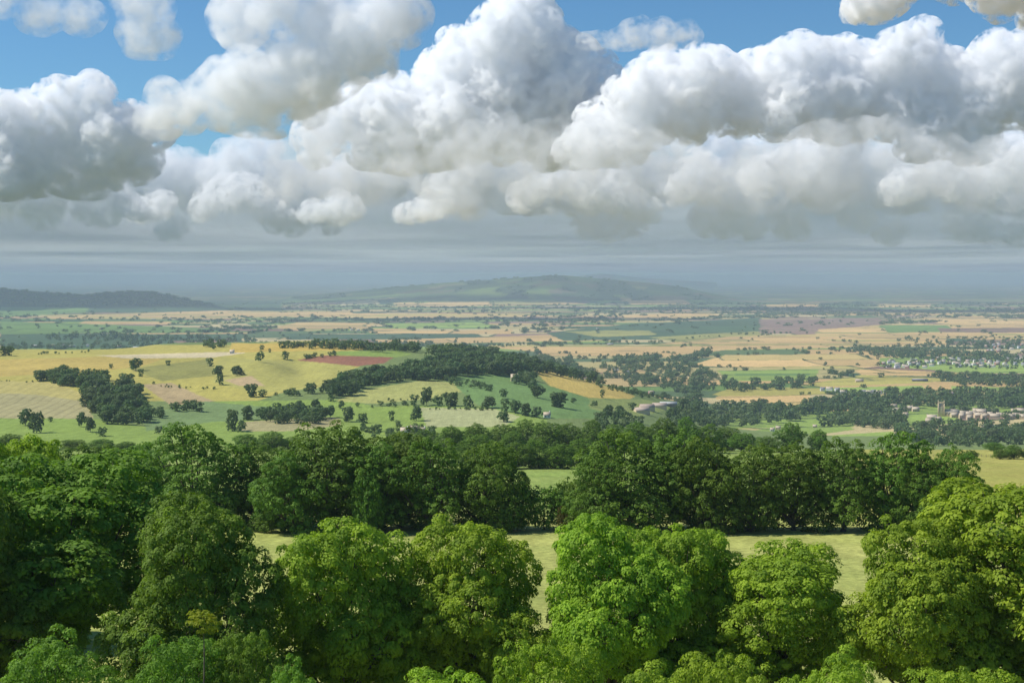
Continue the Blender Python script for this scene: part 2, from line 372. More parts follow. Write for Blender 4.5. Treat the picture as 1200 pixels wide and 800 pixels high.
def tube(pts, radii, k=7):
    pts = np.asarray(pts, float); n = len(pts); V = []
    for i in range(n):
        t = pts[min(i + 1, n - 1)] - pts[max(i - 1, 0)]; t /= np.linalg.norm(t) + 1e-9
        a = np.cross(t, (0, 1, .13)); a /= np.linalg.norm(a) + 1e-9; b = np.cross(t, a)
        th = np.arange(k) * 2 * math.pi / k
        V.append(pts[i] + radii[i] * (np.cos(th)[:, None] * a + np.sin(th)[:, None] * b))
    V = np.concatenate(V); Q = []
    for i in range(n - 1):
        for j in range(k): Q.append((i * k + j, i * k + (j + 1) % k, (i + 1) * k + (j + 1) % k, (i + 1) * k + j))
    return V, np.array(Q)

def lobes_for(R, H, zc0, nl, g):
    """the big boughs of a crown: centres and radii inside an ellipsoid of radius R and height H"""
    L = [(np.array((0, 0, zc0 + H * .55)), R * .62)]
    ph = g.uniform(0, 6)
    for i in range(nl):
        a = i * 2.399 + g.uniform(0, .8); z = g.uniform(.08, .94); rr = R * math.sqrt(max(.08, 1 - (1.9 * z - .9) ** 2)) * g.uniform(.42, .95) * (1 + .16 * math.sin(2 * a + ph))
        L.append((np.array((math.cos(a) * rr, math.sin(a) * rr, zc0 + z * H)), R * g.uniform(.19, .40)))
    L.append((np.array((g.uniform(-.2, .2) * R, g.uniform(-.2, .2) * R, zc0 + H * .86)), R * .34))
    return L

def crown_leaves(L, nclump, per, csize, leaf, aspect, g, inner=.12, gap=.85):
    """leaf sprays: clumps over the surfaces of the boughs, each clump a tuft of leaf blades"""
    rad = np.array([r for _, r in L]); cen = np.array([c for c, _ in L])
    n0 = nclump * 3
    li = g.choice(len(L), n0, p=rad ** 2 / (rad ** 2).sum())
    d = g.normal(size=(n0, 3)); d /= np.linalg.norm(d, axis=1, keepdims=True); d[:, 2] = np.where(g.random(n0) < .25, np.abs(d[:, 2]), d[:, 2])
    rr = rad[li] * (g.uniform(.90, 1.10, n0)); deep = g.random(n0) < inner; rr[deep] *= g.uniform(.45, .9, deep.sum())
    out_ = g.random(n0) < .07; rr[out_] *= g.uniform(1.06, 1.26, out_.sum())          # leaders that break the outline
    P = cen[li] + d * rr[:, None] * np.array((1, 1, .86))
    D = np.sqrt((((P[:, None] - cen[None]) / np.array((1, 1, .86))) ** 2).sum(2)) / rad[None]
    D[np.arange(n0), li] = 9
    keep = (D.min(1) > .80) | (deep & (g.random(n0) < .35))
    P, d = P[keep], d[keep]
    free = np.ones(len(P), bool); sel = []           # spread the tufts so that dark gaps stay between them
    for i in range(len(P)):
        if not free[i]: continue
        sel.append(i)
        if len(sel) >= nclump: break
        free &= ((P - P[i]) ** 2).sum(1) > (csize * gap) ** 2
    P, d = P[sel], d[sel]; nc = len(P)
    cid = np.repeat(np.arange(nc), per); N = len(cid)
    cs = csize * g.uniform(.6, 1.3, nc)
    dn = g.normal(size=(N, 3)) + (d[cid] * .7 + np.array((0, 0, .75))); dn /= np.linalg.norm(dn, axis=1, keepdims=True)
    off = dn * g.uniform(.35, 1.08, N)[:, None] ** .45 * np.array((1, 1, .7)); C = P[cid] + off * cs[cid, None]
    nrm = dn * .85 + g.normal(size=(N, 3)) * .27 + np.array((0, 0, .3)); nrm /= np.linalg.norm(nrm, axis=1, keepdims=True)
    out = off + d[cid] * .5 + np.array((0, 0, -.25)) + g.normal(size=(N, 3)) * .35
    u = out - (out * nrm).sum(1, keepdims=True) * nrm; u /= np.linalg.norm(u, axis=1, keepdims=True) + 1e-9
    v = np.cross(nrm, u)
    s = leaf * g.uniform(.6, 1.3, N)[:, None]
    V = np.stack([C - u * s * .5, C + v * s * aspect * .5 - nrm * s * .06, C + u * s * .5 - nrm * s * .1, C - v * s * aspect * .5 - nrm * s * .06], 1).reshape(-1, 3)
    Q = np.arange(4 * N).reshape(-1, 4)
    clv = np.clip(g.normal(.5, .22, nc), 0, 1); cv = np.clip(clv[cid] + g.normal(0, .12, N), 0, 1)
    cols = np.repeat(np.stack([cv, cv, cv, np.ones(N)], 1), 4, 0)
    return V, Q, cols

def trunk_mesh(L, R, zc0, g, thick, k=7):
    VV, QQ, o = [], [], 0
    def add(p, r):
        nonlocal o
        V, Q = tube(p, r, k); VV.append(V); QQ.append(Q + o); o += len(V)
    top = L[0][0] + np.array((0, 0, L[0][1] * .6))
    w = np.array((g.uniform(-.3, .3), g.uniform(-.3, .3), 0))
    add([(0, 0, -.8), (0, 0, .4), w + (0, 0, zc0 * .6), w * 1.5 + (0, 0, zc0 + 1), (top + w) * .5 + (0, 0, zc0 * .3), top],
        [thick * 1.7, thick * 1.15, thick * .9, thick * .75, thick * .45, thick * .06])
    for c, r in L[1:]:
        s = w * 1.3 + np.array((0, 0, zc0 * g.uniform(.7, 1.15) + .15 * max(0, c[2] - zc0)))
        m = (s + c) * .5 + np.array((0, 0, -.06 * R)) + g.normal(size=3) * .06 * R
        e = c + (c - s) * .18
        add([s, (s + m) * .5, m, c, e], np.array((.42, .33, .26, .14, .03)) * thick)
        for q in range(3):                      # smaller limbs
            dd = g.normal(size=3); dd[2] = abs(dd[2]) * .6; dd /= np.linalg.norm(dd); b0 = m + (c - m) * g.uniform(.2, .9)
            add([b0, b0 + dd * r * .45 + (0, 0, .1), b0 + dd * r * .95], np.array((.13, .085, .02)) * thick)
    return np.concatenate(VV), np.concatenate(QQ)

class TreeKind:
    def __init__(s, key, R, H, clear, nl, nclump, per, csize, leaf, aspect, mat, seed, thick=.38, inner=.12, parts=True, gap=.85):
        g = np.random.default_rng(seed); s.R, s.H = R, clear + H
        L = lobes_for(R, H, clear, nl, g)
        V, Q, c = crown_leaves(L, nclump, per, csize, leaf, aspect, g, inner, gap)
        s.H = float(np.percentile(V[:, 2], 99.7)); s.R = float(np.percentile(np.hypot(V[:, 0], V[:, 1]), 98))
        if parts:
            s.crown = mesh_from('crown', V, Q, [mat], cols=c)
            tv, tq = trunk_mesh(L, R, clear, g, thick); s.trunk = mesh_from('trunk', tv, tq, [BARK], smooth=True)
        else:
            tv, tq = tube([(0, 0, -1), (0, 0, clear), L[0][0]], [thick, thick * .7, thick * .3], 5)
            s.whole = mesh_from('tree', np.concatenate([V, tv]), np.concatenate([Q, tq + len(V)]), [mat, BARK],
                                np.concatenate([np.zeros(len(Q)), np.ones(len(tq))]), cols=np.concatenate([c, np.ones((len(tv), 4)) * .5]))
        s.V, s.Q, s.C, s.mat = V, Q, c, mat

def plant(kind, name, X, Y, height, width, label, cat='tree', group=None, rz=None, z=None, crown_mat=None):
    """an Empty at the foot of the tree, its trunk and crown as children"""
    e = link(name, None, loc=(X, Y, (gz(X, Y) if z is None else z) - .05))
    e.empty_display_size = 1
    e.rotation_euler = (0, 0, rnd.uniform(0, 6.28) if rz is None else rz)
    e.scale = (width / 2 / kind.R, width / 2 / kind.R, height / kind.H)
    tag(e, label, cat, group)
    t = link('trunk', kind.trunk, e); c = link('crown', kind.crown, e)
    return e

# ---- near trees
def near_kinds():
    K = {}
    for i in range(4): K['ash%d' % i] = TreeKind('ash', 7.4, 13.0, 1.8, 22, 1350, 150, 1.0, .28, .68, ASH, 11 + i, inner=.06, gap=.86)
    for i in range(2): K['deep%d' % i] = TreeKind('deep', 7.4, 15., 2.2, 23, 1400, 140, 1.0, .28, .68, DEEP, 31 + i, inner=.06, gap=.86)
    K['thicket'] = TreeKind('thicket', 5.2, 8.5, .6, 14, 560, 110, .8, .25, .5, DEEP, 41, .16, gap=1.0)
    K['brush'] = TreeKind('brush', 5.6, 8.0, .6, 15, 560, 110, .85, .25, .5, ASH, 43, .16, gap=.95)
    return K
NK = near_kinds(); log('near kinds')
NEARTREES = [  # kind, photo x, top row, photo width, distance, label
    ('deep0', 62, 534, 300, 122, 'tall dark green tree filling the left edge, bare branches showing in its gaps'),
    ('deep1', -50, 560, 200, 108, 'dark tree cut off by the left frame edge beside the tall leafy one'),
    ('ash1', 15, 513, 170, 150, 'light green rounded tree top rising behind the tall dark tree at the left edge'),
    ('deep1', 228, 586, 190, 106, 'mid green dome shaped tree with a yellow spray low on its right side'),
    ('ash0', 402, 609, 172, 112, 'bright yellow green ash left of its twin and of the dark hollow'),
    ('ash1', 552, 612, 182, 114, 'bright ash with a flat rounded top, right of the dark hollow'),
    ('ash2', 715, 605, 200, 110, 'broad feathery bright ash with the highest top in the middle of the near row'),
    ('ash3', 795, 618, 150, 116, 'smaller feathery ash pressed against the right side of the broad one'),
    ('ash0', 912, 634, 188, 114, 'low rounded bright ash in the dip between broad ash and right edge trees'),
    ('ash2', 1082, 614, 205, 108, 'sloping green ash at the foot of the tall right edge tree'),
    ('ash3', 1228, 572, 290, 110, 'tall full ash at the right frame edge, highest on the right'),
    ('ash1', 1420, 588, 240, 112, 'ash continuing the near row beyond the tall right edge tree'),
]
def P(px, Y): return (px - 600) / F * Y
for i, (k, px, top, wpx, Y, lab) in enumerate(NEARTREES):
    X = P(px, Y); zt = CAMZ - (top - YH) / F * Y; z0 = gz(X, Y)
    plant(NK[k], 'ash_tree' if k.startswith('ash') else 'broadleaf_tree', X, Y, zt - z0, wpx * 1.18 / F * Y, lab, group='near row of trees below the viewpoint', rz=i * 1.7)
LOW = [(60, 745, 210, 90, 'thicket', 'dark thicket of leaves in the bottom left corner below the tall tree'), (212, 744, 175, 93, 'thicket', 'dark bushy sapling low in front of the dome shaped tree'),
       (285, 738, 130, 94, 'thicket', 'dark leafy sapling between the dome shaped tree and the left ash'), (340, 775, 120, 86, 'thicket', 'dark fine leaved shrub at the bottom edge under the left ash'),
       (470, 685, 120, 120, 'thicket', 'dark shaded sapling in the hollow between the twin bright ashes'), (640, 752, 150, 92, 'brush', 'bright leafy sapling filling the gap left of the broad feathery ash'),
       (856, 762, 140, 90, 'brush', 'bright leafy sapling in the gap between broad ash and low rounded ash'), (978, 764, 150, 90, 'brush', 'bright leafy sapling low between the low rounded ash and right edge trees'),
       (1125, 785, 190, 86, 'brush', 'bright leafy thicket at the bottom edge below the tall right edge ash'), (540, 782, 170, 86, 'brush', 'bright leafy thicket at the bottom edge below the flat topped ash'), (745, 785, 180, 86, 'brush', 'bright leafy thicket at the bottom edge below the broad feathery ash')]
for i, (px, top, wpx, Y, k, lab) in enumerate(LOW):
    X = P(px, Y); z0 = gz(X, Y)
    plant(NK[k], 'sapling', X, Y, CAMZ - (top - YH) / F * Y - z0, wpx / F * Y, lab, cat='sapling', group='saplings under the near trees', rz=i * 2.1)
g = np.random.default_rng(5)
V, Q, c = crown_leaves([(np.array((0, 0, .7)), .95), (np.array((.8, 0, .3)), .6), (np.array((-.6, .2, 1.2)), .45)], 60, 26, .32, .26, .42, g)
yb = link('yellow_bush', None, loc=(P(238, 91), 91, CAMZ - (738 - YH) / F * 91)); yb.scale = (.75,) * 3; tag(yb, 'small yellow leaved spray glowing among dark leaves low on the left', 'bush')
link('crown', mesh_from('crown', V, Q, [YELLOW], cols=c), yb)
tv, tq = tube([(0, 0, gz(P(238, 91), 91) - yb.location.z - .3), (.1, 0, -2), (0, 0, 1.4)], [.09, .06, .02], 6); link('stem', mesh_from('stem', tv, tq, [BARK], smooth=True), yb)

# ---- the tree belt across the meadow
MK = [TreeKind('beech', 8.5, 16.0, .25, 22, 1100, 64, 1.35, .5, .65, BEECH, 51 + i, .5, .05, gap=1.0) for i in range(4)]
BELT = [  # photo x, top row, width, distance
    (30, 528, 150, 275), (105, 521, 130, 285), (160, 520, 110, 280), (232, 497, 150, 270), (305, 520, 100, 275), (383, 496, 170, 264), (345, 530, 110, 258), (432, 520, 110, 262), (470, 505, 120, 270), (508, 514, 120, 262), (568, 519, 110, 264),
    (740, 506, 150, 264), (700, 535, 80, 258), (792, 505, 120, 268), (830, 514, 110, 262), (878, 521, 100, 262), (930, 519, 110, 264), (988, 514, 110, 262), (1045, 507, 120, 266), (1085, 530, 90, 260), (1118, 524, 75, 262)]
where = ['behind the near dark tree at the left edge', 'rising just behind the dark left edge tree', 'left of the first big dome', 'forming the tall left dome of the belt', 'low between the two left domes', 'the largest rounded dome left of centre',
         'low in front of the largest rounded dome', 'low on the right flank of the largest dome', 'behind the dip right of the largest dome', 'level topped, left of the shrub gap', 'at the left of the shrub gap',
         'the big smooth dome right of the shrub gap', 'short, at the right side of the shrub gap', 'right shoulder of the big smooth dome', 'below and right of the big smooth dome', 'gappy, right of the dome',
         'level topped, mid right stretch', 'left of the tallest right end tree', 'tallest near the right end, under the church view', 'low beside the right end of the belt', 'narrow and ragged, last at the right end']
for i, (px, top, wpx, Y) in enumerate(BELT):
    X = P(px, Y)
    plant(MK[i % 4], 'beech_tree', X, Y, CAMZ - (top - YH) / F * Y - gz(X, Y), wpx / F * Y, 'dark green tree of the meadow belt, ' + where[i], group='tree belt across the meadow', rz=i * 2.3)
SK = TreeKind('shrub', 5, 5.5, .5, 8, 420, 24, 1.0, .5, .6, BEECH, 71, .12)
SKR = TreeKind('shrub', 5, 5.5, .5, 8, 300, 22, .9, .45, .6, RUSTY, 72, .12)
for i, (px, top, wpx, Y, lab) in enumerate([(606, 566, 66, 262, 'green shrub at the foot of the belt, left in the gap'), (638, 570, 74, 264, 'taller green shrub in the middle of the belt gap'), (672, 560, 64, 268, 'dark shrub beside the rusty one in the belt gap'),
                                             (312, 600, 45, 259, 'low clipped bush at the left foot of the belt'), (345, 602, 50, 259, 'low bush in front of the largest belt dome'), (430, 556, 55, 255, 'pale rounded shrub standing out in front of the belt'), (585, 596, 45, 258, 'low bush under the last tree left of the gap')]):
    X = P(px, Y); plant(SK, 'shrub', X, Y, CAMZ - (top - YH) / F * Y - gz(X, Y), wpx / F * Y, lab, cat='shrub', group='shrubs along the tree belt')
X = P(659, 260); plant(SKR, 'shrub', X, 260, CAMZ - (592 - YH) / F * 260 - gz(X, 260), 20 / F * 260, 'rusty brown leaved shrub in the gap of the tree belt', cat='shrub', group='shrubs along the tree belt')
# ---- second line and crest line
SECOND = [(575, 522, 60, 520), (604, 518, 55, 530), (632, 516, 50, 535), (657, 520, 45, 530), (682, 514, 60, 540), (560, 510, 70, 560), (700, 520, 60, 545)]
for i, (px, top, wpx, Y) in enumerate(SECOND):
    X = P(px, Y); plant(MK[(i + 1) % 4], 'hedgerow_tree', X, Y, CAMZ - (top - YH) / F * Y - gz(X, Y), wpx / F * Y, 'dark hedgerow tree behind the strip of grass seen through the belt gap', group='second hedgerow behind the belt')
CREST = [(-60, 512), (-20, 514), (14, 508), (50, 516), (85, 515), (120, 514), (150, 517), (290, 508), (318, 506), (345, 512), (470, 506), (500, 503), (530, 499), (558, 496), (585, 497), (612, 492), (640, 494), (665, 496), (692, 492), (720, 498), (748, 494), (778, 490), (803, 489), (830, 496), (852, 500), (870, 507), (760, 502), (545, 506), (600, 505)]
for i, (px, top) in enumerate(CREST):
    Y = 740 + rnd.uniform(-25, 40); X = P(px, Y)
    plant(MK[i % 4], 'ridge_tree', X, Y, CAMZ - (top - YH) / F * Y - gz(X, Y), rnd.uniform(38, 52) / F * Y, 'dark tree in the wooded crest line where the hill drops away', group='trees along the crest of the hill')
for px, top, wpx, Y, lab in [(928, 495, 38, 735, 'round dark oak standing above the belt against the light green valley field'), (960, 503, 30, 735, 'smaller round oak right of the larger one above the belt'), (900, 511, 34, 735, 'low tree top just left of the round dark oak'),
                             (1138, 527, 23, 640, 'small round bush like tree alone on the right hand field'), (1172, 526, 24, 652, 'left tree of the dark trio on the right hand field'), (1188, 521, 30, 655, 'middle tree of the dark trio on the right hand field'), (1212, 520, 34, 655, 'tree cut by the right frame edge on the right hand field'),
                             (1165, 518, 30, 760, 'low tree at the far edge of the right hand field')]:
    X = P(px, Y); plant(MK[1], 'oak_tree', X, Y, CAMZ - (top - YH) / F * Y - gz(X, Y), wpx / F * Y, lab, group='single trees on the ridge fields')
log('belt trees')

# ------------------------------------------------------------------ spur and vale trees
FK = [TreeKind('oak', 6.5, 10.5, 1.0, 9, 130, 12, 1.5, 1.5, .8, OAK, 91 + i, .5, .05, False) for i in range(4)]
FW = [TreeKind('willow', 6.5, 10.5, 1.0, 9, 130, 12, 1.5, 1.5, .8, WILLOW, 97, .5, .05, False)]
spots = []     # (screen size, X, Y, z, height, width, label, group, willow)
def solo(px, base, h, w, ymin, label, group, willow=False, ymax=60000):
    p = hit(px, base, ymin, ymax)
    if p is None: return
    spots.append((h * w, p[0], p[1], p[2], h / F * p[1], w / F * p[1], label, group, willow))
SOLO = [(159, 434, 15, 17, 'large round oak alone in the golden field'), (165, 441, 9, 8, 'small tree at the foot of the lone golden field oak'), (130, 432, 6, 6, 'bush dot left of the lone oak on the golden field'), (197, 428, 6, 7, 'bush dot right of the lone oak near the field top'),
        (147, 451, 14, 18, 'round dark tree at the upper right of the left copse'), (30, 498, 20, 18, 'left tree of the big pair at the lower left field'), (43, 507, 25, 20, 'right tree of the big pair at the lower left field'), (59, 494, 6, 7, 'bush beside the big pair of trees'),
        (95, 500, 18, 12, 'slim tree left of the copse foot'), (106, 506, 18, 15, 'rounded tree at the copse foot'), (120, 511, 11, 14, 'low tree below the copse foot'), (246, 429, 10, 10, 'upper tree of the stack of three on the golden slope'),
        (255, 441, 13, 16, 'middle tree of the stack of three on the golden slope'), (258, 451, 13, 10, 'bottom tree of the stack of three on the golden slope'), (278, 440, 12, 18, 'wide round tree right of the stack of three'),
        (295, 465, 16, 16, 'round dark tree on the hedge below the golden slope'), (308, 465, 9, 13, 'low tree right of the round hedge tree'), (305, 424, 13, 12, 'tree standing by the gold strip near the crest'), (307, 411, 7, 7, 'small tree in the gold strip'), (316, 414, 6, 4, 'small bush in the gold strip'),
        (334, 421, 10, 11, 'round tree left of the rust ploughed field'), (364, 461, 13, 17, 'dark tree in the dip below the yellow hollow'), (388, 470, 7, 10, 'bush at the tip of the long wood'), (400, 478, 9, 9, 'tree below the tip of the long wood'), (419, 477, 6, 6, 'bush on the pale green pasture'),
        (290, 492, 17, 17, 'dark tree left of the valley group'), (459, 493, 12, 8, 'pointed dark conifer by the valley cottages'), (425, 496, 12, 14, 'tree left of the valley cottages'), (488, 493, 18, 15, 'tall dark tree right of the valley cottages'),
        (485, 475, 13, 12, 'left tree of the pasture clump'), (500, 475, 22, 18, 'tallest tree of the pasture clump'), (513, 476, 13, 14, 'middle low tree of the pasture clump'), (529, 476, 17, 20, 'right tree of the pasture clump'), (548, 477, 14, 14, 'single tree right of the pasture clump'),
        (573, 478, 14, 19, 'dark bushy tree on the lower pasture'), (590, 467, 12, 11, 'upper tree of the column right of the pasture'), (592, 482, 15, 12, 'middle tree of the column right of the pasture'), (590, 494, 13, 16, 'lowest tree of the column right of the pasture'),
        (604, 484, 16, 16, 'first tree right of the column'), (616, 487, 15, 15, 'second tree right of the column'), (629, 489, 13, 14, 'third tree right of the column'), (630, 466, 15, 19, 'dark tree at the corner of the gold field'), (654, 477, 18, 24, 'big round dark tree on the green slope'),
        (672, 472, 6, 8, 'bush right of the big round dark tree'), (706, 466, 10, 7, 'small tree at the foot of the gold field'), (697, 476, 7, 11, 'bush on the slope below the gold field'), (712, 490, 16, 16, 'tree left of the barns'), (726, 487, 12, 14, 'low tree beside the barns'), (741, 480, 9, 12, 'bush by the pink house'), (778, 468, 9, 10, 'tree right of the pink house'), (752, 466, 8, 8, 'tree left of the pink house')]
for px, b, h, w, lab in SOLO: solo(px, b, h, w, 1150, lab, 'single trees on the near hill fields')
for px, b, h, w, lab in [(272, 505, 26, 15, 'pale willow right of the wide left pasture'), (283, 506, 14, 14, 'low pale willow beside the taller one'), (408, 494, 18, 15, 'pale willow left of the valley cottages'), (186, 508, 9, 12, 'pale willow by the copse outlet')]:
    solo(px, b, h, w, 1150, lab, 'pale willows in the valley bottom', True)
def wood(poly, n, h, label, group, ymin=1150, ymax=60000, wf=.2, space=.32):
    xs = [p[0] for p in poly]; ys = [p[1] for p in poly]; got = []; tries = 0
    while len(got) < n and tries < n * 30:
        tries += 1
        px, py = rnd.uniform(min(xs), max(xs)), rnd.uniform(min(ys), max(ys))
        if not in_poly(np.array([px]), np.array([py]), poly)[0]: continue
        hh = rnd.uniform(*h); w = hh * rnd.uniform(.95, 1.4)
        if any(((px - a) / (w * space)) ** 2 + ((py - b) / (hh * space * .7)) ** 2 < 1 for a, b in got): continue
        got.append((px, py)); solo(px, py, hh, w, ymin, label, group, rnd.random() < wf * .5, ymax)
wood([(44, 446), (70, 440), (120, 443), (128, 452), (100, 455), (70, 451)], 50, (9, 14), 'tree of the upper copse left on the golden hill', 'trees of the upper left copse', wf=.1)
wood([(92, 462), (125, 456), (160, 458), (168, 478), (176, 488), (165, 500), (125, 496), (104, 478)], 75, (11, 17), 'tree of the big lower copse between the left fields', 'trees of the lower left copse', wf=.5)
wood([(170, 486), (215, 478), (242, 477), (242, 482), (215, 483), (172, 494)], 14, (7, 12), 'tree of the hedge running right from the copse', 'hedge right of the copse')
wood([(380, 462), (400, 450), (430, 444), (470, 438), (500, 430), (540, 424), (590, 430), (610, 440), (560, 440), (510, 446), (460, 448), (430, 452), (410, 464), (390, 466)], 130, (12, 17), 'tree of the long dark wood along the hillside', 'trees of the long hillside wood', wf=.05)
wood([(500, 416), (530, 412), (580, 420), (640, 430), (690, 441), (705, 452), (680, 447), (640, 438), (600, 440), (560, 430), (520, 424)], 120, (11, 15), 'tree in the upper part of the hillside wood', 'trees of the upper hillside wood', wf=.35)
wood([(590, 445), (625, 444), (636, 460), (610, 452)], 8, (9, 13), 'tree below the hillside wood by the gold field', 'trees by the gold field corner')
wood([(318, 408), (350, 406), (480, 407), (500, 413), (440, 413), (390, 409), (330, 409)], 60, (6, 12), 'tree of the hedge along the hill crest', 'crest hedge behind the gold strip', wf=.1)
wood([(355, 419), (391, 415), (392, 417), (356, 421)], 10, (4, 6), 'low bush of the short hedge left of the bright green strip', 'short crest hedge')
wood([(-60, 416), (22, 414), (28, 420), (-60, 421)], 12, (8, 13), 'dark tree of the clump at the left edge on the crest', 'left edge crest clump', wf=0)
wood([(40, 415), (110, 412), (110, 413), (40, 416.5)], 12, (2, 3.5), 'low bush of the thin hedge on the left crest', 'thin left crest hedge')
wood([(240, 404), (268, 402), (270, 411), (244, 412)], 9, (6, 9), 'tree of the small clump on the crest', 'small crest clump')
wood([(168, 447), (200, 452), (252, 455), (252, 457), (200, 455), (168, 450)], 16, (1.5, 3.5), 'low bush of the thin field hedge under the lone oak', 'thin hedge under the lone oak')
wood([(-60, 446), (60, 447), (60, 448.5), (-60, 448)], 14, (1, 2.5), 'low bush of the faint field edge on the left hill', 'faint field edge on the left hill')
wood([(500, 478), (600, 480), (600, 481.5), (500, 480)], 20, (2, 4), 'low bush of the hedge under the pasture clump', 'hedge under the pasture clump')
wood([(440, 470), (505, 466), (550, 458), (551, 459.5), (505, 468), (440, 472)], 14, (1.5, 3.5), 'low bush of the fence line below the hillside wood', 'fence line below the hillside wood')
wood([(300, 490), (330, 482), (380, 480), (393, 488), (370, 498), (330, 498)], 32, (10, 15), 'tree of the rounded valley group', 'valley bottom tree group', wf=.25)
wood([(320, 463), (350, 460), (352, 464), (322, 466)], 8, (4, 8), 'bush of the hedge below the yellow hollow', 'hedge below the yellow hollow')
wood([(435, 476), (480, 473), (480, 476), (436, 479)], 9, (3, 6), 'bush of the pasture hedge', 'pasture hedge')
wood([(520, 446), (545, 448), (592, 458), (590, 462), (540, 453), (520, 449)], 18, (4, 9), 'bush of the hedge across the green slope', 'hedge across the green slope')
wood([(400, 506), (470, 500), (500, 504), (520, 513), (420, 515)], 30, (5, 10), 'garden tree around the valley cottages', 'trees around the valley cottages', wf=.6)
wood([(700, 451), (740, 458), (800, 470), (798, 473), (735, 462), (700, 454)], 44, (3.5, 6), 'bush of the dark hedge above the pink house', 'dark hedge above the pink house')
wood([(700, 492), (740, 486), (760, 490), (745, 502), (700, 505)], 14, (8, 13), 'tree of the group left of the barns', 'trees left of the barns', wf=.4)
wood([(780, 492), (800, 480), (850, 478), (940, 482), (940, 494), (880, 500), (790, 502)], 110, (8, 13), 'tree of the valley wood behind the barns', 'valley wood behind the barns', 1600, wf=.7)
wood([(852, 476), (912, 478), (922, 483), (860, 481)], 22, (6, 8), 'dark tree of the row below the tan field', 'dark row below the tan field', 1900, wf=0)
wood([(798, 480), (812, 458), (820, 470), (816, 482)], 12, (9, 14), 'dark tree of the clump right of the pink house', 'dark clump right of the pink house', 1600, wf=0)
wood([(690, 436), (720, 424), (780, 428), (850, 440), (850, 460), (800, 462), (740, 452)], 130, (5, 9), 'tree of the leafy hamlet in the vale', 'leafy hamlet trees', 2600, wf=.4)
wood([(846, 452), (960, 446), (962, 454), (850, 460)], 38, (6, 10), 'tree of the hedge between vale fields', 'hedge between vale fields', 2300, wf=.1)
wood([(940, 478), (1060, 462), (1200, 462), (1260, 470), (1260, 480), (1060, 478), (940, 490)], 190, (8, 13), 'tree of the wood behind the church', 'wood behind the church', 2200, wf=.12)
wood([(960, 500), (1000, 485), (1060, 486), (1060, 505), (1000, 500)], 70, (8, 13), 'tree of the orchard wood left of the village', 'wood left of the village', 2100, wf=.6)
wood([(1050, 506), (1090, 500), (1200, 503), (1270, 503), (1270, 522), (1100, 524), (1050, 518)], 130, (9, 14), 'tree of the dark wood below the village', 'wood below the village', 1700, wf=.3)
wood([(1095, 442), (1130, 445), (1260, 440), (1260, 455), (1130, 452)], 110, (6, 10), 'tree of the wood at the right beyond the village', 'wood beyond the village', 2600, wf=.1)
wood([(1000, 408), (1080, 412), (1200, 420), (1260, 422), (1260, 428), (1120, 424), (1010, 418)], 160, (4, 8), 'tree of the dark belt before the town', 'dark belt before the town', 3500, wf=.1)
wood([(1060, 396), (1120, 402), (1200, 400), (1260, 404), (1260, 410), (1120, 410), (1060, 404)], 70, (3, 6), 'tree among the town roofs', 'town trees', 3500, wf=.1)
wood([(1036, 423), (1260, 419), (1260, 434), (1036, 432)], 80, (3, 5.5), 'tree among the houses at the edge of the far town', 'garden trees at the edge of the far town', 3000, wf=.1)
wood([(778, 425), (830, 412), (838, 414), (800, 428)], 28, (5, 8), 'tree of the diagonal row between tan fields', 'diagonal row between tan fields', 3000, wf=0)
wood([(727, 424), (768, 420), (770, 426), (728, 429)], 18, (7, 10), 'tree of the thin grove in the vale', 'thin grove in the vale', 3000, wf=.1)
wood([(560, 405), (665, 402), (668, 404), (560, 407)], 50, (2.5, 4), 'tree', 'x', 3800, wf=0)
wood([(50, 396), (130, 393), (180, 396), (300, 396), (300, 399), (150, 401), (50, 399)], 80, (4, 7), 'tree', 'x', 4300, wf=0)
wood([(0, 405), (150, 402), (300, 398), (300, 407), (0, 411)], 120, (3, 6), 'tree', 'x', 4000, wf=.2)
wood([(850, 392), (890, 390), (930, 390), (900, 393)], 16, (2, 3), 'tree', 'x', 4500)
spots.sort(key=lambda s: -s[0])
log('far tree spots', len(spots))
NIND = 235
for i, s in enumerate(spots[:NIND]):
    k = FW[0] if s[8] else FK[i % 4]
    o = link('willow_tree' if s[8] else 'field_tree', k.whole, loc=(s[1], s[2], s[3] - .2))
    o.rotation_euler = (0, 0, rnd.uniform(0, 6.28)); o.scale = (s[5] / 2 / k.R, s[5] / 2 / k.R, s[4] / k.H)
    tag(o, s[6] + (', pale leaved' if s[8] and 'willow' not in s[6] else ''), 'tree', s[7])
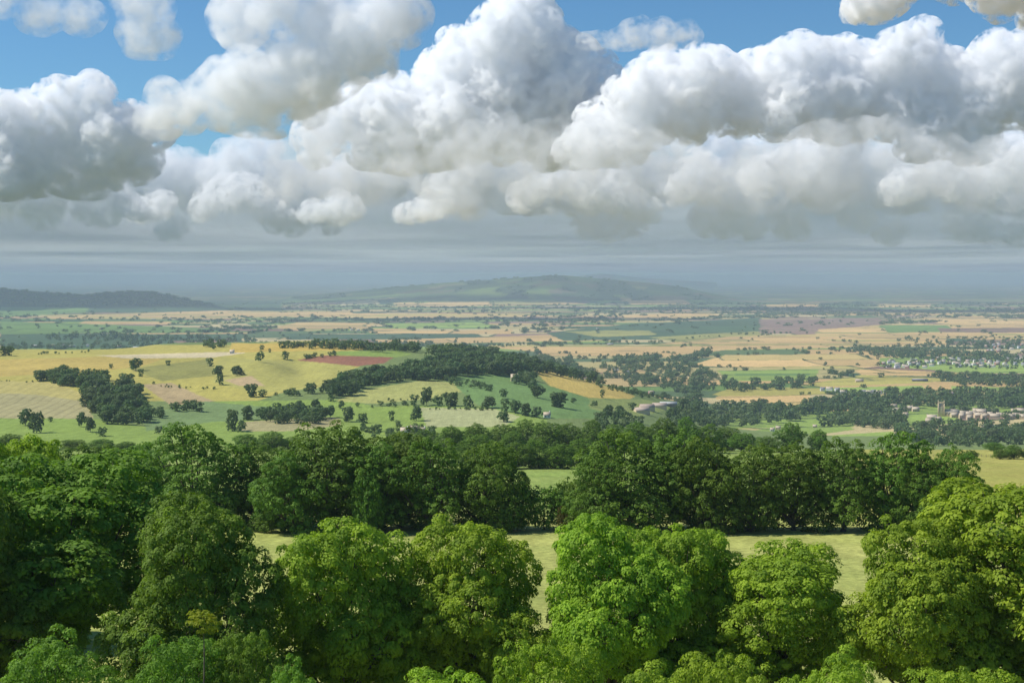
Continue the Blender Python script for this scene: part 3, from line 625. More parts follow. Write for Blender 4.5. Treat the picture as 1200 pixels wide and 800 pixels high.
def blob_trees(name, pts, mat_i):
    """all the far trees too many to count, in one mesh"""
    VV, QQ, CC, MI, o = [], [], [], [], 0
    g = np.random.default_rng(3)
    sub = []
    for k in FK[:3]:
        n = len(k.Q); sel = g.choice(n, min(n, 150), replace=False); V = k.V.reshape(-1, 4, 3)[sel]; c = V.mean(1, keepdims=True); sub.append((c + (V - c) * 2.1, k.C.reshape(-1, 4, 4)[sel], k.R, k.H))
    for (X, Y, z, h, w, wl) in pts:
        V, C, R, H = sub[g.integers(3)]
        nq = 150 if Y < 4200 else (70 if Y < 7500 else 36)
        V, C = V[:nq], C[:nq]
        if nq < 150: cc = V.mean(1, keepdims=True); V = cc + (V - cc) * (1.35 if nq == 70 else 1.8)
        a = g.uniform(0, 6.28); ca, sa = math.cos(a), math.sin(a)
        W = np.stack([(V[..., 0] * ca - V[..., 1] * sa) * w / 2 / R + X, (V[..., 0] * sa + V[..., 1] * ca) * w / 2 / R + Y, np.maximum(V[..., 2] * h / H, -.2) + z], -1)
        VV.append(W.reshape(-1, 3)); CC.append(C.reshape(-1, 4)); QQ.append(np.arange(len(W) * 4).reshape(-1, 4) + o); o += len(W) * 4; MI.append(np.full(len(W), 1 if wl else 0))
    return mesh_from(name, np.concatenate(VV), np.concatenate(QQ), [OAK, WILLOW], np.concatenate(MI), cols=np.concatenate(CC))
pts = [(s[1], s[2], s[3], s[4], s[5], s[8]) for s in spots[NIND:]]
# hedgerow and copse trees of the open vale
N = 170000
px = rng.uniform(-120, 1320, N); Y = np.exp(rng.uniform(math.log(2700), math.log(15500), N)); X = (px - 600) / F * Y
idc, d = cells(X, Y); edge_key = h01(idc, (d * 0).astype(np.int64) + 9, 44)
cop = fbm2(X / 500, Y / 350, 88, 3)
ok = ((d < 7) & (rng.random(N) < .75 * (edge_key > .3))) | ((cop > .60) & (rng.random(N) < .22)) | (rng.random(N) < .0015)
ok &= ~((px < 700) & (Y < 4400)) & ~((px < 880) & (Y < 3500))
w_ = px + 5 * (fbm2(X / 200, Y / 200, 52) - .5)
py_ = YH + CAMZ / Y * F
for col, poly in VALE:
    ins = in_poly(w_, py_, poly); ok &= ~(ins & (rng.random(N) < .88))
idx = np.nonzero(ok)[0][:14000]
for i in idx:
    h = rng.uniform(5, 13) if Y[i] < 7000 else rng.uniform(8, 17)
    pts.append((X[i], Y[i], gz(X[i], Y[i]), h, h * rng.uniform(1.0, 2.2 if Y[i] < 7000 else 4), rng.random() < .08))
# woods on the far hills
for n_, (a, b, y0, y1) in enumerate([(-150, 280, 11900, 12700), (320, 860, 15500, 17300)]):
    for _ in range(900 if n_ == 0 else 500):
        p_, Yq = rng.uniform(a, b), rng.uniform(y0, y1); Xq = (p_ - 600) / F * Yq; zq = gz(Xq, Yq)
        if zq > 30 and (n_ == 0 or fbm2(np.array([Xq / 420]), np.array([Yq / 700]), 61, 3)[0] > .47): pts.append((Xq, Yq, zq, rng.uniform(10, 18), rng.uniform(30, 90), False))
o = link('distant_trees', blob_trees('distant_trees', pts, 0), kind='stuff'); o['label'] = 'hedgerow trees and copses scattered over the far vale'
log('distant trees', len(pts))
#BUILDINGS
# ------------------------------------------------------------------ buildings
def plain_mat(name, a, b, scale=.6, rough=.85):
    m, n, l = new_mat(name)
    out = n.new('ShaderNodeOutputMaterial'); p = n.new('ShaderNodeBsdfPrincipled'); p.inputs['Roughness'].default_value = rough
    tc = n.new('ShaderNodeTexCoord'); nz = n.new('ShaderNodeTexNoise'); nz.inputs['Scale'].default_value = scale; nz.inputs['Detail'].default_value = 5
    oi = n.new('ShaderNodeObjectInfo'); ad = n.new('ShaderNodeMath'); ad.operation = 'MULTIPLY_ADD'; ad.inputs[1].default_value = .5
    cr = n.new('ShaderNodeValToRGB'); cr.color_ramp.elements[0].position = .3; cr.color_ramp.elements[1].position = .95
    cr.color_ramp.elements[0].color = (*a, 1); cr.color_ramp.elements[1].color = (*b, 1)
    l.new(tc.outputs['Object'], nz.inputs[0]); l.new(oi.outputs['Random'], ad.inputs[0]); l.new(nz.outputs[0], ad.inputs[2])
    l.new(ad.outputs[0], cr.inputs[0]); l.new(cr.outputs[0], p.inputs['Base Color']); l.new(p.outputs[0], out.inputs[0]); return m
HONEY = plain_mat('honey_stone', (.50, .37, .21), (.64, .51, .33)); STONEROOF = plain_mat('stone_tiles', (.40, .32, .22), (.54, .45, .33))
WHITE = plain_mat('white_render', (.62, .60, .55), (.80, .78, .74)); BRICK = plain_mat('red_brick', (.34, .14, .09), (.46, .23, .16)); SLATE = plain_mat('grey_slate', (.16, .16, .17), (.30, .29, .30))
CLAYROOF = plain_mat('clay_tiles', (.36, .27, .21), (.46, .37, .30)); GLASS = plain_mat('dark_glass', (.02, .025, .03), (.05, .055, .06), rough=.15); SHEDROOF = plain_mat('pale_sheeting', (.34, .35, .33), (.46, .46, .43))
WOOD = plain_mat('weathered_wood', (.12, .10, .075), (.24, .20, .16), 3); DARKSHED = plain_mat('dark_boarding', (.05, .05, .05), (.10, .09, .085))
def boxm(V, Q, x0, x1, y0, y1, z0, z1):
    o = len(V); V += [(x0, y0, z0), (x1, y0, z0), (x1, y1, z0), (x0, y1, z0), (x0, y0, z1), (x1, y0, z1), (x1, y1, z1), (x0, y1, z1)]
    Q += [(o, o + 3, o + 2, o + 1), (o + 4, o + 5, o + 6, o + 7), (o, o + 1, o + 5, o + 4), (o + 1, o + 2, o + 6, o + 5), (o + 2, o + 3, o + 7, o + 6), (o + 3, o, o + 4, o + 7)]
def boxes(name, bs, mat):
    V, Q = [], []
    for b in bs: boxm(V, Q, *b)
    return mesh_from(name, V, Q, [mat])
def gable_walls(name, w, d, h, rh, mat, y=0, x=0, zb=-2):
    V = [(x + a * w / 2, y + b * d / 2, z) for z in (zb, h) for a, b in ((-1, -1), (1, -1), (1, 1), (-1, 1))] + [(x - w / 2, y, h + rh), (x + w / 2, y, h + rh)]
    bm = bmesh.new(); vs = [bm.verts.new(v) for v in V]
    for f in ((0, 1, 5, 4), (2, 3, 7, 6), (1, 2, 6, 9, 5), (3, 0, 4, 8, 7)): bm.faces.new([vs[i] for i in f])
    me = bpy.data.meshes.new(name); bm.to_mesh(me); bm.free(); me.materials.append(mat); return me
def gable_roof(name, w, d, h, rh, mat, y=0, x=0, ov=.35, t=.25):
    W, D = w / 2 + ov, d / 2 + ov; dz = rh * ov / (d / 2)
    V, Q = [], []
    for s in (-1, 1):
        o = len(V)
        for z in (.06, .06 + t): V += [(x - W, y + s * D, h - dz + z), (x + W, y + s * D, h - dz + z), (x + W, y + s * .004, h + rh + z), (x - W, y + s * .004, h + rh + z)]
        Q += [(o, o + 1, o + 2, o + 3), (o + 4, o + 5, o + 6, o + 7), (o, o + 1, o + 5, o + 4), (o + 1, o + 2, o + 6, o + 5), (o + 2, o + 3, o + 7, o + 6), (o + 3, o, o + 4, o + 7)]
    return mesh_from(name, V, Q, [mat])
class HouseKind:
    def __init__(s, w, d, h, rh, wall, roof, chim=(-.42, .42), win=True):
        s.wall = gable_walls('wall', w, d, h, rh, wall); s.roof = gable_roof('roof', w, d, h, rh, roof)
        s.chim = boxes('chimney', [(-.45, .45, -.35, .35, -1.2, 1.3), (-.55, .55, -.45, .45, 1.0, 1.12)], wall); s.cx = [c * w for c in chim]; s.ridge = h + rh
        s.win = []
        if win:
            n = max(2, int(w / 3.2))
            for fl in range(max(1, int(h // 2.5))):
                for k in range(n):
                    x = -w / 2 + w * (k + .5) / n
                    s.win.append((x, -d / 2 - .02, 1.5 + 2.6 * fl))
        s.winm = boxes('window', [(-.5, .5, -.05, .05, -.6, .6)], GLASS)
    def put(s, name, X, Y, z, rz, label, group=None, parts=True, cat='house'):
        e = link(name, None, loc=(X, Y, z)); e.rotation_euler = (0, 0, rz); tag(e, label, cat, group)
        link('wall', s.wall, e); r = link('roof', s.roof, e)
        for c in s.cx: link('chimney', s.chim, r, (c, 0, s.ridge))
        if parts:
            for w in s.win: link('window', s.winm, e, w)
        return e
HK = {'stone': [HouseKind(14, 7.5, 5.2, 4.2, HONEY, STONEROOF), HouseKind(10, 7, 5.4, 4.4, HONEY, STONEROOF, (.42,)), HouseKind(18, 8, 5.6, 4.5, HONEY, STONEROOF, (-.45, 0, .45))],
      'white': [HouseKind(11, 8, 5.2, 3.6, WHITE, SLATE), HouseKind(15, 8, 5.2, 3.4, WHITE, STONEROOF, (0,))],
      'brick': [HouseKind(12, 8, 5.2, 4.4, BRICK, CLAYROOF), HouseKind(15, 9, 5.4, 4.4, BRICK, CLAYROOF)],
      'cot': [HouseKind(6.5, 4.5, 3.0, 2.3, WHITE, STONEROOF, (.42,)), HouseKind(7, 4.5, 3.0, 2.4, HONEY, STONEROOF, (-.42,))],
      'shed': [HouseKind(26, 11, 4, 2.6, WOOD, SHEDROOF, (), False)], 'barn': [HouseKind(20, 8, 4, 3.6, HONEY, CLAYROOF, (), False)], 'dark': [HouseKind(40, 10, 4, 2.4, DARKSHED, SLATE, (), False)]}
def house(kind, v, name, px, py, ymin, rz, label, group=None, parts=False, cat='house', ymax=60000):
    p = hit(px, py, ymin, ymax)
    if p: return HK[kind][v].put(name, p[0], p[1], p[2], rz, label, group, parts, cat)
def church(px, py):
    X, Y, z = hit(px, py, 2400)
    e = link('church', None, loc=(X, Y, z)); e.rotation_euler = (0, 0, math.radians(-14)); tag(e, 'honey stone church with square pinnacled tower at the left end of the village street', 'church')
    tw = link('tower', boxes('tower', [(-5.5, 5.5, -5.5, 5.5, -2, 26), (-5.8, 5.8, -5.8, 5.8, 8.6, 9.1), (-5.8, 5.8, -5.8, 5.8, 17.6, 18.1), (-5.9, 5.9, -5.9, 5.9, 25.4, 26.2)] +
         [(sx * 5.5 - .7, sx * 5.5 + .7, sy * 5.5 - .7, sy * 5.5 + .7, -2, 25) for sx in (-1, 1) for sy in (-1, 1)], HONEY), e)
    mer = []
    for k in range(-2, 3):
        for s in (-1, 1): mer += [(k * 2.3 - .6, k * 2.3 + .6, s * 5.55 - .25, s * 5.55 + .25, 26.21, 27.6), (s * 5.55 - .25, s * 5.55 + .25, k * 2.3 - .59, k * 2.3 + .59, 26.22, 27.61)]
    link('parapet', boxes('parapet', mer, HONEY), tw)
    for sx in (-1, 1):
        for sy in (-1, 1):
            bm = bmesh.new(); bmesh.ops.create_cone(bm, cap_ends=True, segments=4, radius1=1.3, radius2=.05, depth=4.2, matrix=Matrix.Translation((sx * 5.3, sy * 5.3, 29.7)) @ Matrix.Rotation(math.pi / 4, 4, 'Z'))
            me = bpy.data.meshes.new('pinnacle'); bm.to_mesh(me); bm.free(); me.materials.append(HONEY); link('pinnacle', me, tw)
    for rz in range(4):
        o = link('belfry_window', boxes('belfry_window', [(-1.9, -.3, -5.56, -5.4, 19.2, 23.8), (.3, 1.9, -5.56, -5.4, 19.2, 23.8)], GLASS), tw); o.rotation_euler = (0, 0, rz * math.pi / 2)
    nv = link('nave', gable_walls('nave', 26, 11, 9, 5, HONEY, x=18.6), e); link('roof', gable_roof('roof', 26, 11, 9, 5, STONEROOF, x=18.6), nv)
    ch = link('chancel', gable_walls('chancel', 13, 8, 7, 4.5, HONEY, x=38.2), e); link('roof', gable_roof('roof', 13, 8, 7, 4.5, STONEROOF, x=38.2), ch)
    for k in range(5): link('window', boxes('window', [(8.5 + k * 5 - .9, 8.5 + k * 5 + .9, -5.56, -5.4, 2.4, 6.8)], GLASS), nv)
    link('porch', gable_walls('porch', 4, 4, 3.5, 2, HONEY, x=13, y=-7.6), e)
church(1103, 487.5)
G = 'honey stone houses along the village street'
vill = [(1118, 489), (1127, 490), (1134, 488), (1140, 487), (1136, 492), (1147, 489.5), (1154, 490), (1160, 488.5), (1166, 490.5), (1172, 489), (1178, 490), (1184, 491), (1191, 489.5), (1198, 491), (1206, 490), (1215, 491), (1143, 484), (1150, 485), (1166, 485), (1188, 484.5), (1196, 484), (1130, 482), (1183, 476)]
for i, (px, py) in enumerate(vill): house('stone', i % 3, 'village_house', px, py, 2400, rnd.uniform(-.5, .3), 'honey stone house in the tight sunlit row of the village street', G, True)
for i, (px, py) in enumerate([(1050, 483), (1058, 481.5), (1066, 481), (1073, 482), (1061, 489), (1092, 492), (1099, 494), (1088, 496), (1046, 479)]): house('stone', i % 3, 'village_house', px, py, 2400, rnd.uniform(-.6, .6), 'honey stone house scattered among trees left of the church', 'stone houses left of the church', True)
for i, (px, py) in enumerate([(964, 458), (972, 457.5), (981, 458.5), (988, 461), (1012, 461), (1018, 461.5), (1024, 461), (1030, 461.5), (1038, 460.5)]): house('white', i % 2, 'white_house', px, py, 2600, rnd.uniform(-.4, .4), 'small white house before the dark wood behind the church', 'white houses before the dark wood')
for i, (px, py) in enumerate([(1044, 468), (1060, 467), (1072, 468), (1080, 461), (1110, 463), (1114, 464)]): house('brick' if i % 2 else 'white', i % 2, 'wood_edge_house', px, py, 2600, rnd.uniform(-.4, .4), 'reddish or white house half hidden in the wood above the church', 'houses half hidden in the wood')
for i in range(70):
    px = 1036 + i * 2.45 + rnd.uniform(-4, 4); house('white' if i % 5 else 'brick', i % 2, 'town_house', px, 427 + rnd.uniform(-5, 5) - .012 * (px - 1036), 3000, rnd.uniform(-.6, .6), 'tiny pale house in the long line of houses at the edge of the far town', 'houses at the edge of the far town')
for i in range(34):
    house('white' if i % 3 else 'brick', i % 2, 'town_house', rnd.uniform(1145, 1250), rnd.uniform(402, 414), 3300, rnd.uniform(-.6, .6), 'tiny pale house in the upper part of the far town', 'houses of the upper far town')
house('brick', 0, 'farmhouse', 763, 463, 1500, .2, 'pink brick house with clay roof alone below the dark hedge', None, True)
house('barn', 0, 'barn', 758, 480, 1500, .25, 'left reddish barn of the farmyard below the pink house', 'farmyard barns below the pink house', cat='barn')
house('barn', 0, 'barn', 773, 478, 1500, -.1, 'middle barn of the farmyard below the pink house', 'farmyard barns below the pink house', cat='barn')
house('shed', 0, 'barn', 783, 476, 1500, .1, 'pale sheet roofed barn right of the reddish barns', 'farmyard barns below the pink house', cat='barn')
house('barn', 0, 'barn', 752, 484, 1500, .4, 'front barn nearest the trees in the farmyard', 'farmyard barns below the pink house', cat='barn')
for i, (px, py) in enumerate([(474, 508), (485, 506), (494, 508)]): house('cot', i % 2, 'cottage', px, py, 1150, rnd.uniform(-.4, .4), 'small cottage among garden trees in the valley bottom', 'valley bottom cottages', True, 'cottage')
house('cot', 0, 'cottage', 641, 489, 1150, .1, 'white cottage under trees on the lower green slope', None, True, 'cottage')
house('stone', 1, 'cottage', 603, 447, 1150, .1, 'stone cottage at the lower edge of the hillside wood', None, True, 'cottage')
house('cot', 0, 'cottage', 272, 414, 1150, .1, 'white cottage on the crest beside the field track', None, True, 'cottage')
house('shed', 0, 'farm_shed', 1160, 502, 2000, .1, 'long pale roofed shed below the village, left of two', 'sheds below the village', cat='shed')
house('shed', 0, 'farm_shed', 1190, 505, 2000, -.1, 'long pale roofed shed below the village, right of two', 'sheds below the village', cat='shed')
house('dark', 0, 'farm_shed', 1078, 446.5, 2600, 0, 'long dark shed on the golden field before the town', None, cat='shed')
house('barn', 0, 'barn', 1007, 447.5, 2600, 0, 'small red barn on the golden field left of the long dark shed', None, cat='barn')
for i, (px, py) in enumerate([(905, 505), (912, 503), (930, 503), (955, 501)]): house('cot', i % 2, 'cottage', px, py, 1500, rnd.uniform(-.4, .4), 'white cottage among trees above the round dark oak', 'cottages above the round oak', True, 'cottage')
for i, (px, py) in enumerate([(42, 406), (62, 406), (75, 406), (84, 406.5), (103, 406), (140, 407), (160, 408), (118, 386), (200, 374), (180, 375), (412, 387), (420, 387.5), (428, 387), (660, 384), (700, 386), (715, 404), (735, 438), (722, 434)]):
    house('shed' if i % 3 == 0 else 'white', 0 if i % 3 == 0 else i % 2, 'vale_farm', px, py, 3000, rnd.uniform(-.4, .4), 'pale farm building, a bright speck among the vale fields', 'pale farms out in the vale', cat='farm')
# post and wire fence on the right hand field
def fence():
    e = link('field_fence', None, loc=(P(1150, 690), 690, gz(P(1150, 690), 690))); tag(e, 'thin post and wire fence crossing the right hand field by the dark trio of trees', 'fence')
    xs = np.linspace(1068, 1300, 46); last = None; wires = []; o = 0; VV, QQ = [], []
    pm = boxes('post', [(-.07, .07, -.07, .07, -.3, 1.25)], WOOD)
    for i, px in enumerate(xs):
        Yq = 668 + 12 * math.sin(i * .1); Xq = P(px, Yq); q = np.array((Xq, Yq, gz(Xq, Yq))) - np.array(e.location)
        link('post', pm, e, q)
        if last is not None:
            for h in (.45, .8, 1.15):
                V, Q = tube([last + (0, 0, h), q + (0, 0, h)], [.012, .012], 4); VV.append(V); QQ.append(Q + o); o += len(V)
        last = q
    link('wire', mesh_from('wire', np.concatenate(VV), np.concatenate(QQ), [WOOD]), e)
fence()
log('buildings')
#SKY
# ------------------------------------------------------------------ sky, clouds, air, sun, camera
EL, AZ = math.radians(49), math.radians(-86)
w = bpy.data.worlds.new('World'); sc.world = w; w.use_nodes = True; nt = w.node_tree
skyn = nt.nodes.new('ShaderNodeTexSky'); skyn.sky_type = 'NISHITA'; skyn.sun_disc = False
skyn.sun_elevation = EL; skyn.sun_rotation = AZ; skyn.altitude = 300; skyn.dust_density = .2; skyn.air_density = 1.0; skyn.ozone_density = 2.5
tint = nt.nodes.new('ShaderNodeVectorMath'); tint.operation = 'MULTIPLY'; tint.inputs[1].default_value = (.43, .68, .84)     # a clear, rather blue summer air
nt.links.new(skyn.outputs[0], tint.inputs[0]); nt.links.new(tint.outputs[0], nt.nodes['Background'].inputs[0]); nt.nodes['Background'].inputs[1].default_value = .10
sd = bpy.data.lights.new('sun', 'SUN'); sd.energy = 4.0; sd.angle = math.radians(.53); sd.color = (1, .955, .885)
so = link('sun', sd)
so.rotation_euler = Vector((math.sin(AZ) * math.cos(EL), math.cos(AZ) * math.cos(EL), math.sin(EL))).to_track_quat('Z', 'Y').to_euler()

def vol_mat(name, dens, col=(1, 1, 1), an=.0):
    m, n, l = new_mat(name); out = n.new('ShaderNodeOutputMaterial'); v = n.new('ShaderNodeVolumeScatter')
    v.inputs['Color'].default_value = (*col, 1); v.inputs['Density'].default_value = dens; v.inputs['Anisotropy'].default_value = an
    ab = n.new('ShaderNodeVolumeAbsorption'); ab.inputs['Color'].default_value = (*col, 1); ab.inputs['Density'].default_value = dens; ad = n.new('ShaderNodeAddShader')
    l.new(v.outputs[0], ad.inputs[0]); l.new(ab.outputs[0], ad.inputs[1]); l.new(ad.outputs[0], out.inputs['Volume']); return m
def ragged_mat(name, dens, s, col, lo, hi, size):
    m, n, l = new_mat(name); out = n.new('ShaderNodeOutputMaterial'); v = n.new('ShaderNodeVolumeScatter')
    v.inputs['Color'].default_value = (*col, 1)
    tc = n.new('ShaderNodeTexCoord'); nz = n.new('ShaderNodeTexNoise'); nz.inputs['Scale'].default_value = 1 / (size * s); nz.inputs['Detail'].default_value = 4; nz.inputs['Roughness'].default_value = .6
    mr = n.new('ShaderNodeMapRange'); mr.interpolation_type = 'SMOOTHSTEP'; mr.inputs[1].default_value = lo; mr.inputs[2].default_value = hi; mr.inputs[4].default_value = dens / s
    l.new(tc.outputs['Object'], nz.inputs['Vector']); l.new(nz.outputs[0], mr.inputs[0]); l.new(mr.outputs[0], v.inputs['Density'])
    l.new(v.outputs[0], out.inputs['Volume']); m.cycles.volume_step_rate = .25
    return m
def remeshed(o, V, T, vs):
    o.data = mesh_from('cloud', V, T)
    m = o.modifiers.new('union', 'REMESH'); m.mode = 'VOXEL'; m.voxel_size = vs
    ev = o.evaluated_get(bpy.context.evaluated_depsgraph_get()); em = ev.to_mesh()
    V = np.empty(len(em.vertices) * 3, np.float32); em.vertices.foreach_get('co', V); V = V.reshape(-1, 3).astype(float)
    em.calc_loop_triangles(); T = np.empty(len(em.loop_triangles) * 3, np.int32); em.loop_triangles.foreach_get('vertices', T)
    ev.to_mesh_clear(); o.modifiers.clear(); return V, T.reshape(-1, 3)
bm = bmesh.new(); bmesh.ops.create_icosphere(bm, subdivisions=3, radius=1)
IV = np.array([v.co for v in bm.verts]); IT = np.array([[v.index for v in f.verts] for f in bm.faces]); bm.free()
bm = bmesh.new(); bmesh.ops.create_icosphere(bm, subdivisions=1, radius=1)
SV = np.array([v.co for v in bm.verts]); ST = np.array([[v.index for v in f.verts] for f in bm.faces]); bm.free()
def vnoise3(Pn, sd):
    C = np.floor(Pn).astype(np.int64); f = (Pn - C).astype(np.float32); f = f * f * (3 - 2 * f); r = np.zeros((len(Pn), 3), np.float32)
    for dx in (0, 1):
        for dy in (0, 1):
            for dz in (0, 1):
                h = hash3(C[:, 0] + dx, C[:, 1] + dy, C[:, 2] + dz, sd)
                wt = (f[:, 0] if dx else 1 - f[:, 0]) * (f[:, 1] if dy else 1 - f[:, 1]) * (f[:, 2] if dz else 1 - f[:, 2])
                r += wt[:, None] * np.stack([h & 1023, (h >> 10) & 1023, (h >> 20) & 1023], 1).astype(np.float32) / 511.5
    return r - 1
def cloud(label, blobs, Y, base, seed, res=1.7, core=.04, shell=.20, pad=10, kids=18, flat=.2, col=(.975, .987, 1), squash=.6, up=.15, soft=3, lo=.46, hi=.64, size=14):
    """a heap of boiling lobes with a flat base: a dense body inside a thin misty skin, both lit by the sun and sky alone"""
    r_ = random.Random(seed); s = Y / F; B = []
    for (px, py, r) in blobs:
        c = np.array(((px - 600) * s, Y + r_.uniform(-1, 1) * r * s * squash, CAMZ - (py - YH) * s)); R = r * s; B.append((c, R * .6))
        for _ in range(kids):
            d = np.array((r_.gauss(0, 1), r_.gauss(-.3, 1), r_.gauss(up, .8))); d /= np.linalg.norm(d)
            R2 = R * r_.uniform(.20, .42); c2 = c + d * R * r_.uniform(.40, .88); B.append((c2, R2))
            for _ in range(2):
                d2 = d + np.array((r_.gauss(0, .7), r_.gauss(0, .7), r_.gauss(0, .7))); d2 /= np.linalg.norm(d2); B.append((c2 + d2 * R2 * .85, R2 * r_.uniform(.3, .6)))
    V = np.concatenate([IV * R * np.array((1, 1, .92)) + c for c, R in B]); T = np.concatenate([IT + i * len(IV) for i in range(len(B))])
    o = link('cloud', bpy.data.meshes.new('cloud')); tag(o, label, 'cloud', 'clouds of the summer sky')
    vs = res * s; V, T = remeshed(o, V, T, vs)
    zb = CAMZ - (base - YH) * s
    E2 = np.concatenate([T[:, [0, 1]], T[:, [1, 2]], T[:, [2, 0]]])
    for _ in range(soft):                     # let the lobes melt into each other
        dg = np.bincount(E2[:, 0], minlength=len(V)) + 1e-9
        V = V * .3 + .7 * np.stack([np.bincount(E2[:, 0], V[E2[:, 1], a], len(V)) / dg for a in range(3)], 1)
    for k, (ln, am) in enumerate(((70, 22), (30, 10), (13, 4.5))): V = V + vnoise3(V / (ln * s) + seed * 1.3, seed + 50 + k) * (am * s)
    for k, (ln, am) in enumerate(((42, 9), (21, 8.5), (11, 6.5), (6, 3.8))):
        w_ = worley(V / (ln * s) + seed * 3.7 + k, seed + k); V = V + vnormals(V, T) * ((np.sqrt(np.clip(1 - w_ * 1.2, 0, 1)) - .5) * am * s)[:, None]
    low = V[:, 2] < zb; V[low, 2] = zb + (V[low, 2] - zb) * flat
    V, T = remeshed(o, V, T, vs)
    o.data = mesh_from('cloud', V, T, [vol_mat('cloud_body', core / s, col)])
    body = mesh_from('cloud', V, T, [vol_mat('cloud_body', core / s, col)])
    V2, T2 = remeshed(o, V + vnormals(V, T) * (pad * s), T, vs); o.data = body
    link('mist', mesh_from('mist', V2, T2, [ragged_mat('cloud_mist', shell, s, col, lo, hi, size)]), o)
    return o
LOWC = dict(core=.02, shell=.14, pad=7, flat=.5, soft=2, lo=.44, hi=.66, size=10)
FILL = dict(core=.03, shell=.085, pad=9, flat=.4, col=(.955, .975, 1), lo=.40, hi=.7, size=20)
br = random.Random(99)
def bank(x0, x1, y0, y1, r0, r1, n): return [(x0 + (x1 - x0) * (i + br.random()) / n, br.uniform(y0, y1), br.uniform(r0, r1)) for i in range(n)]
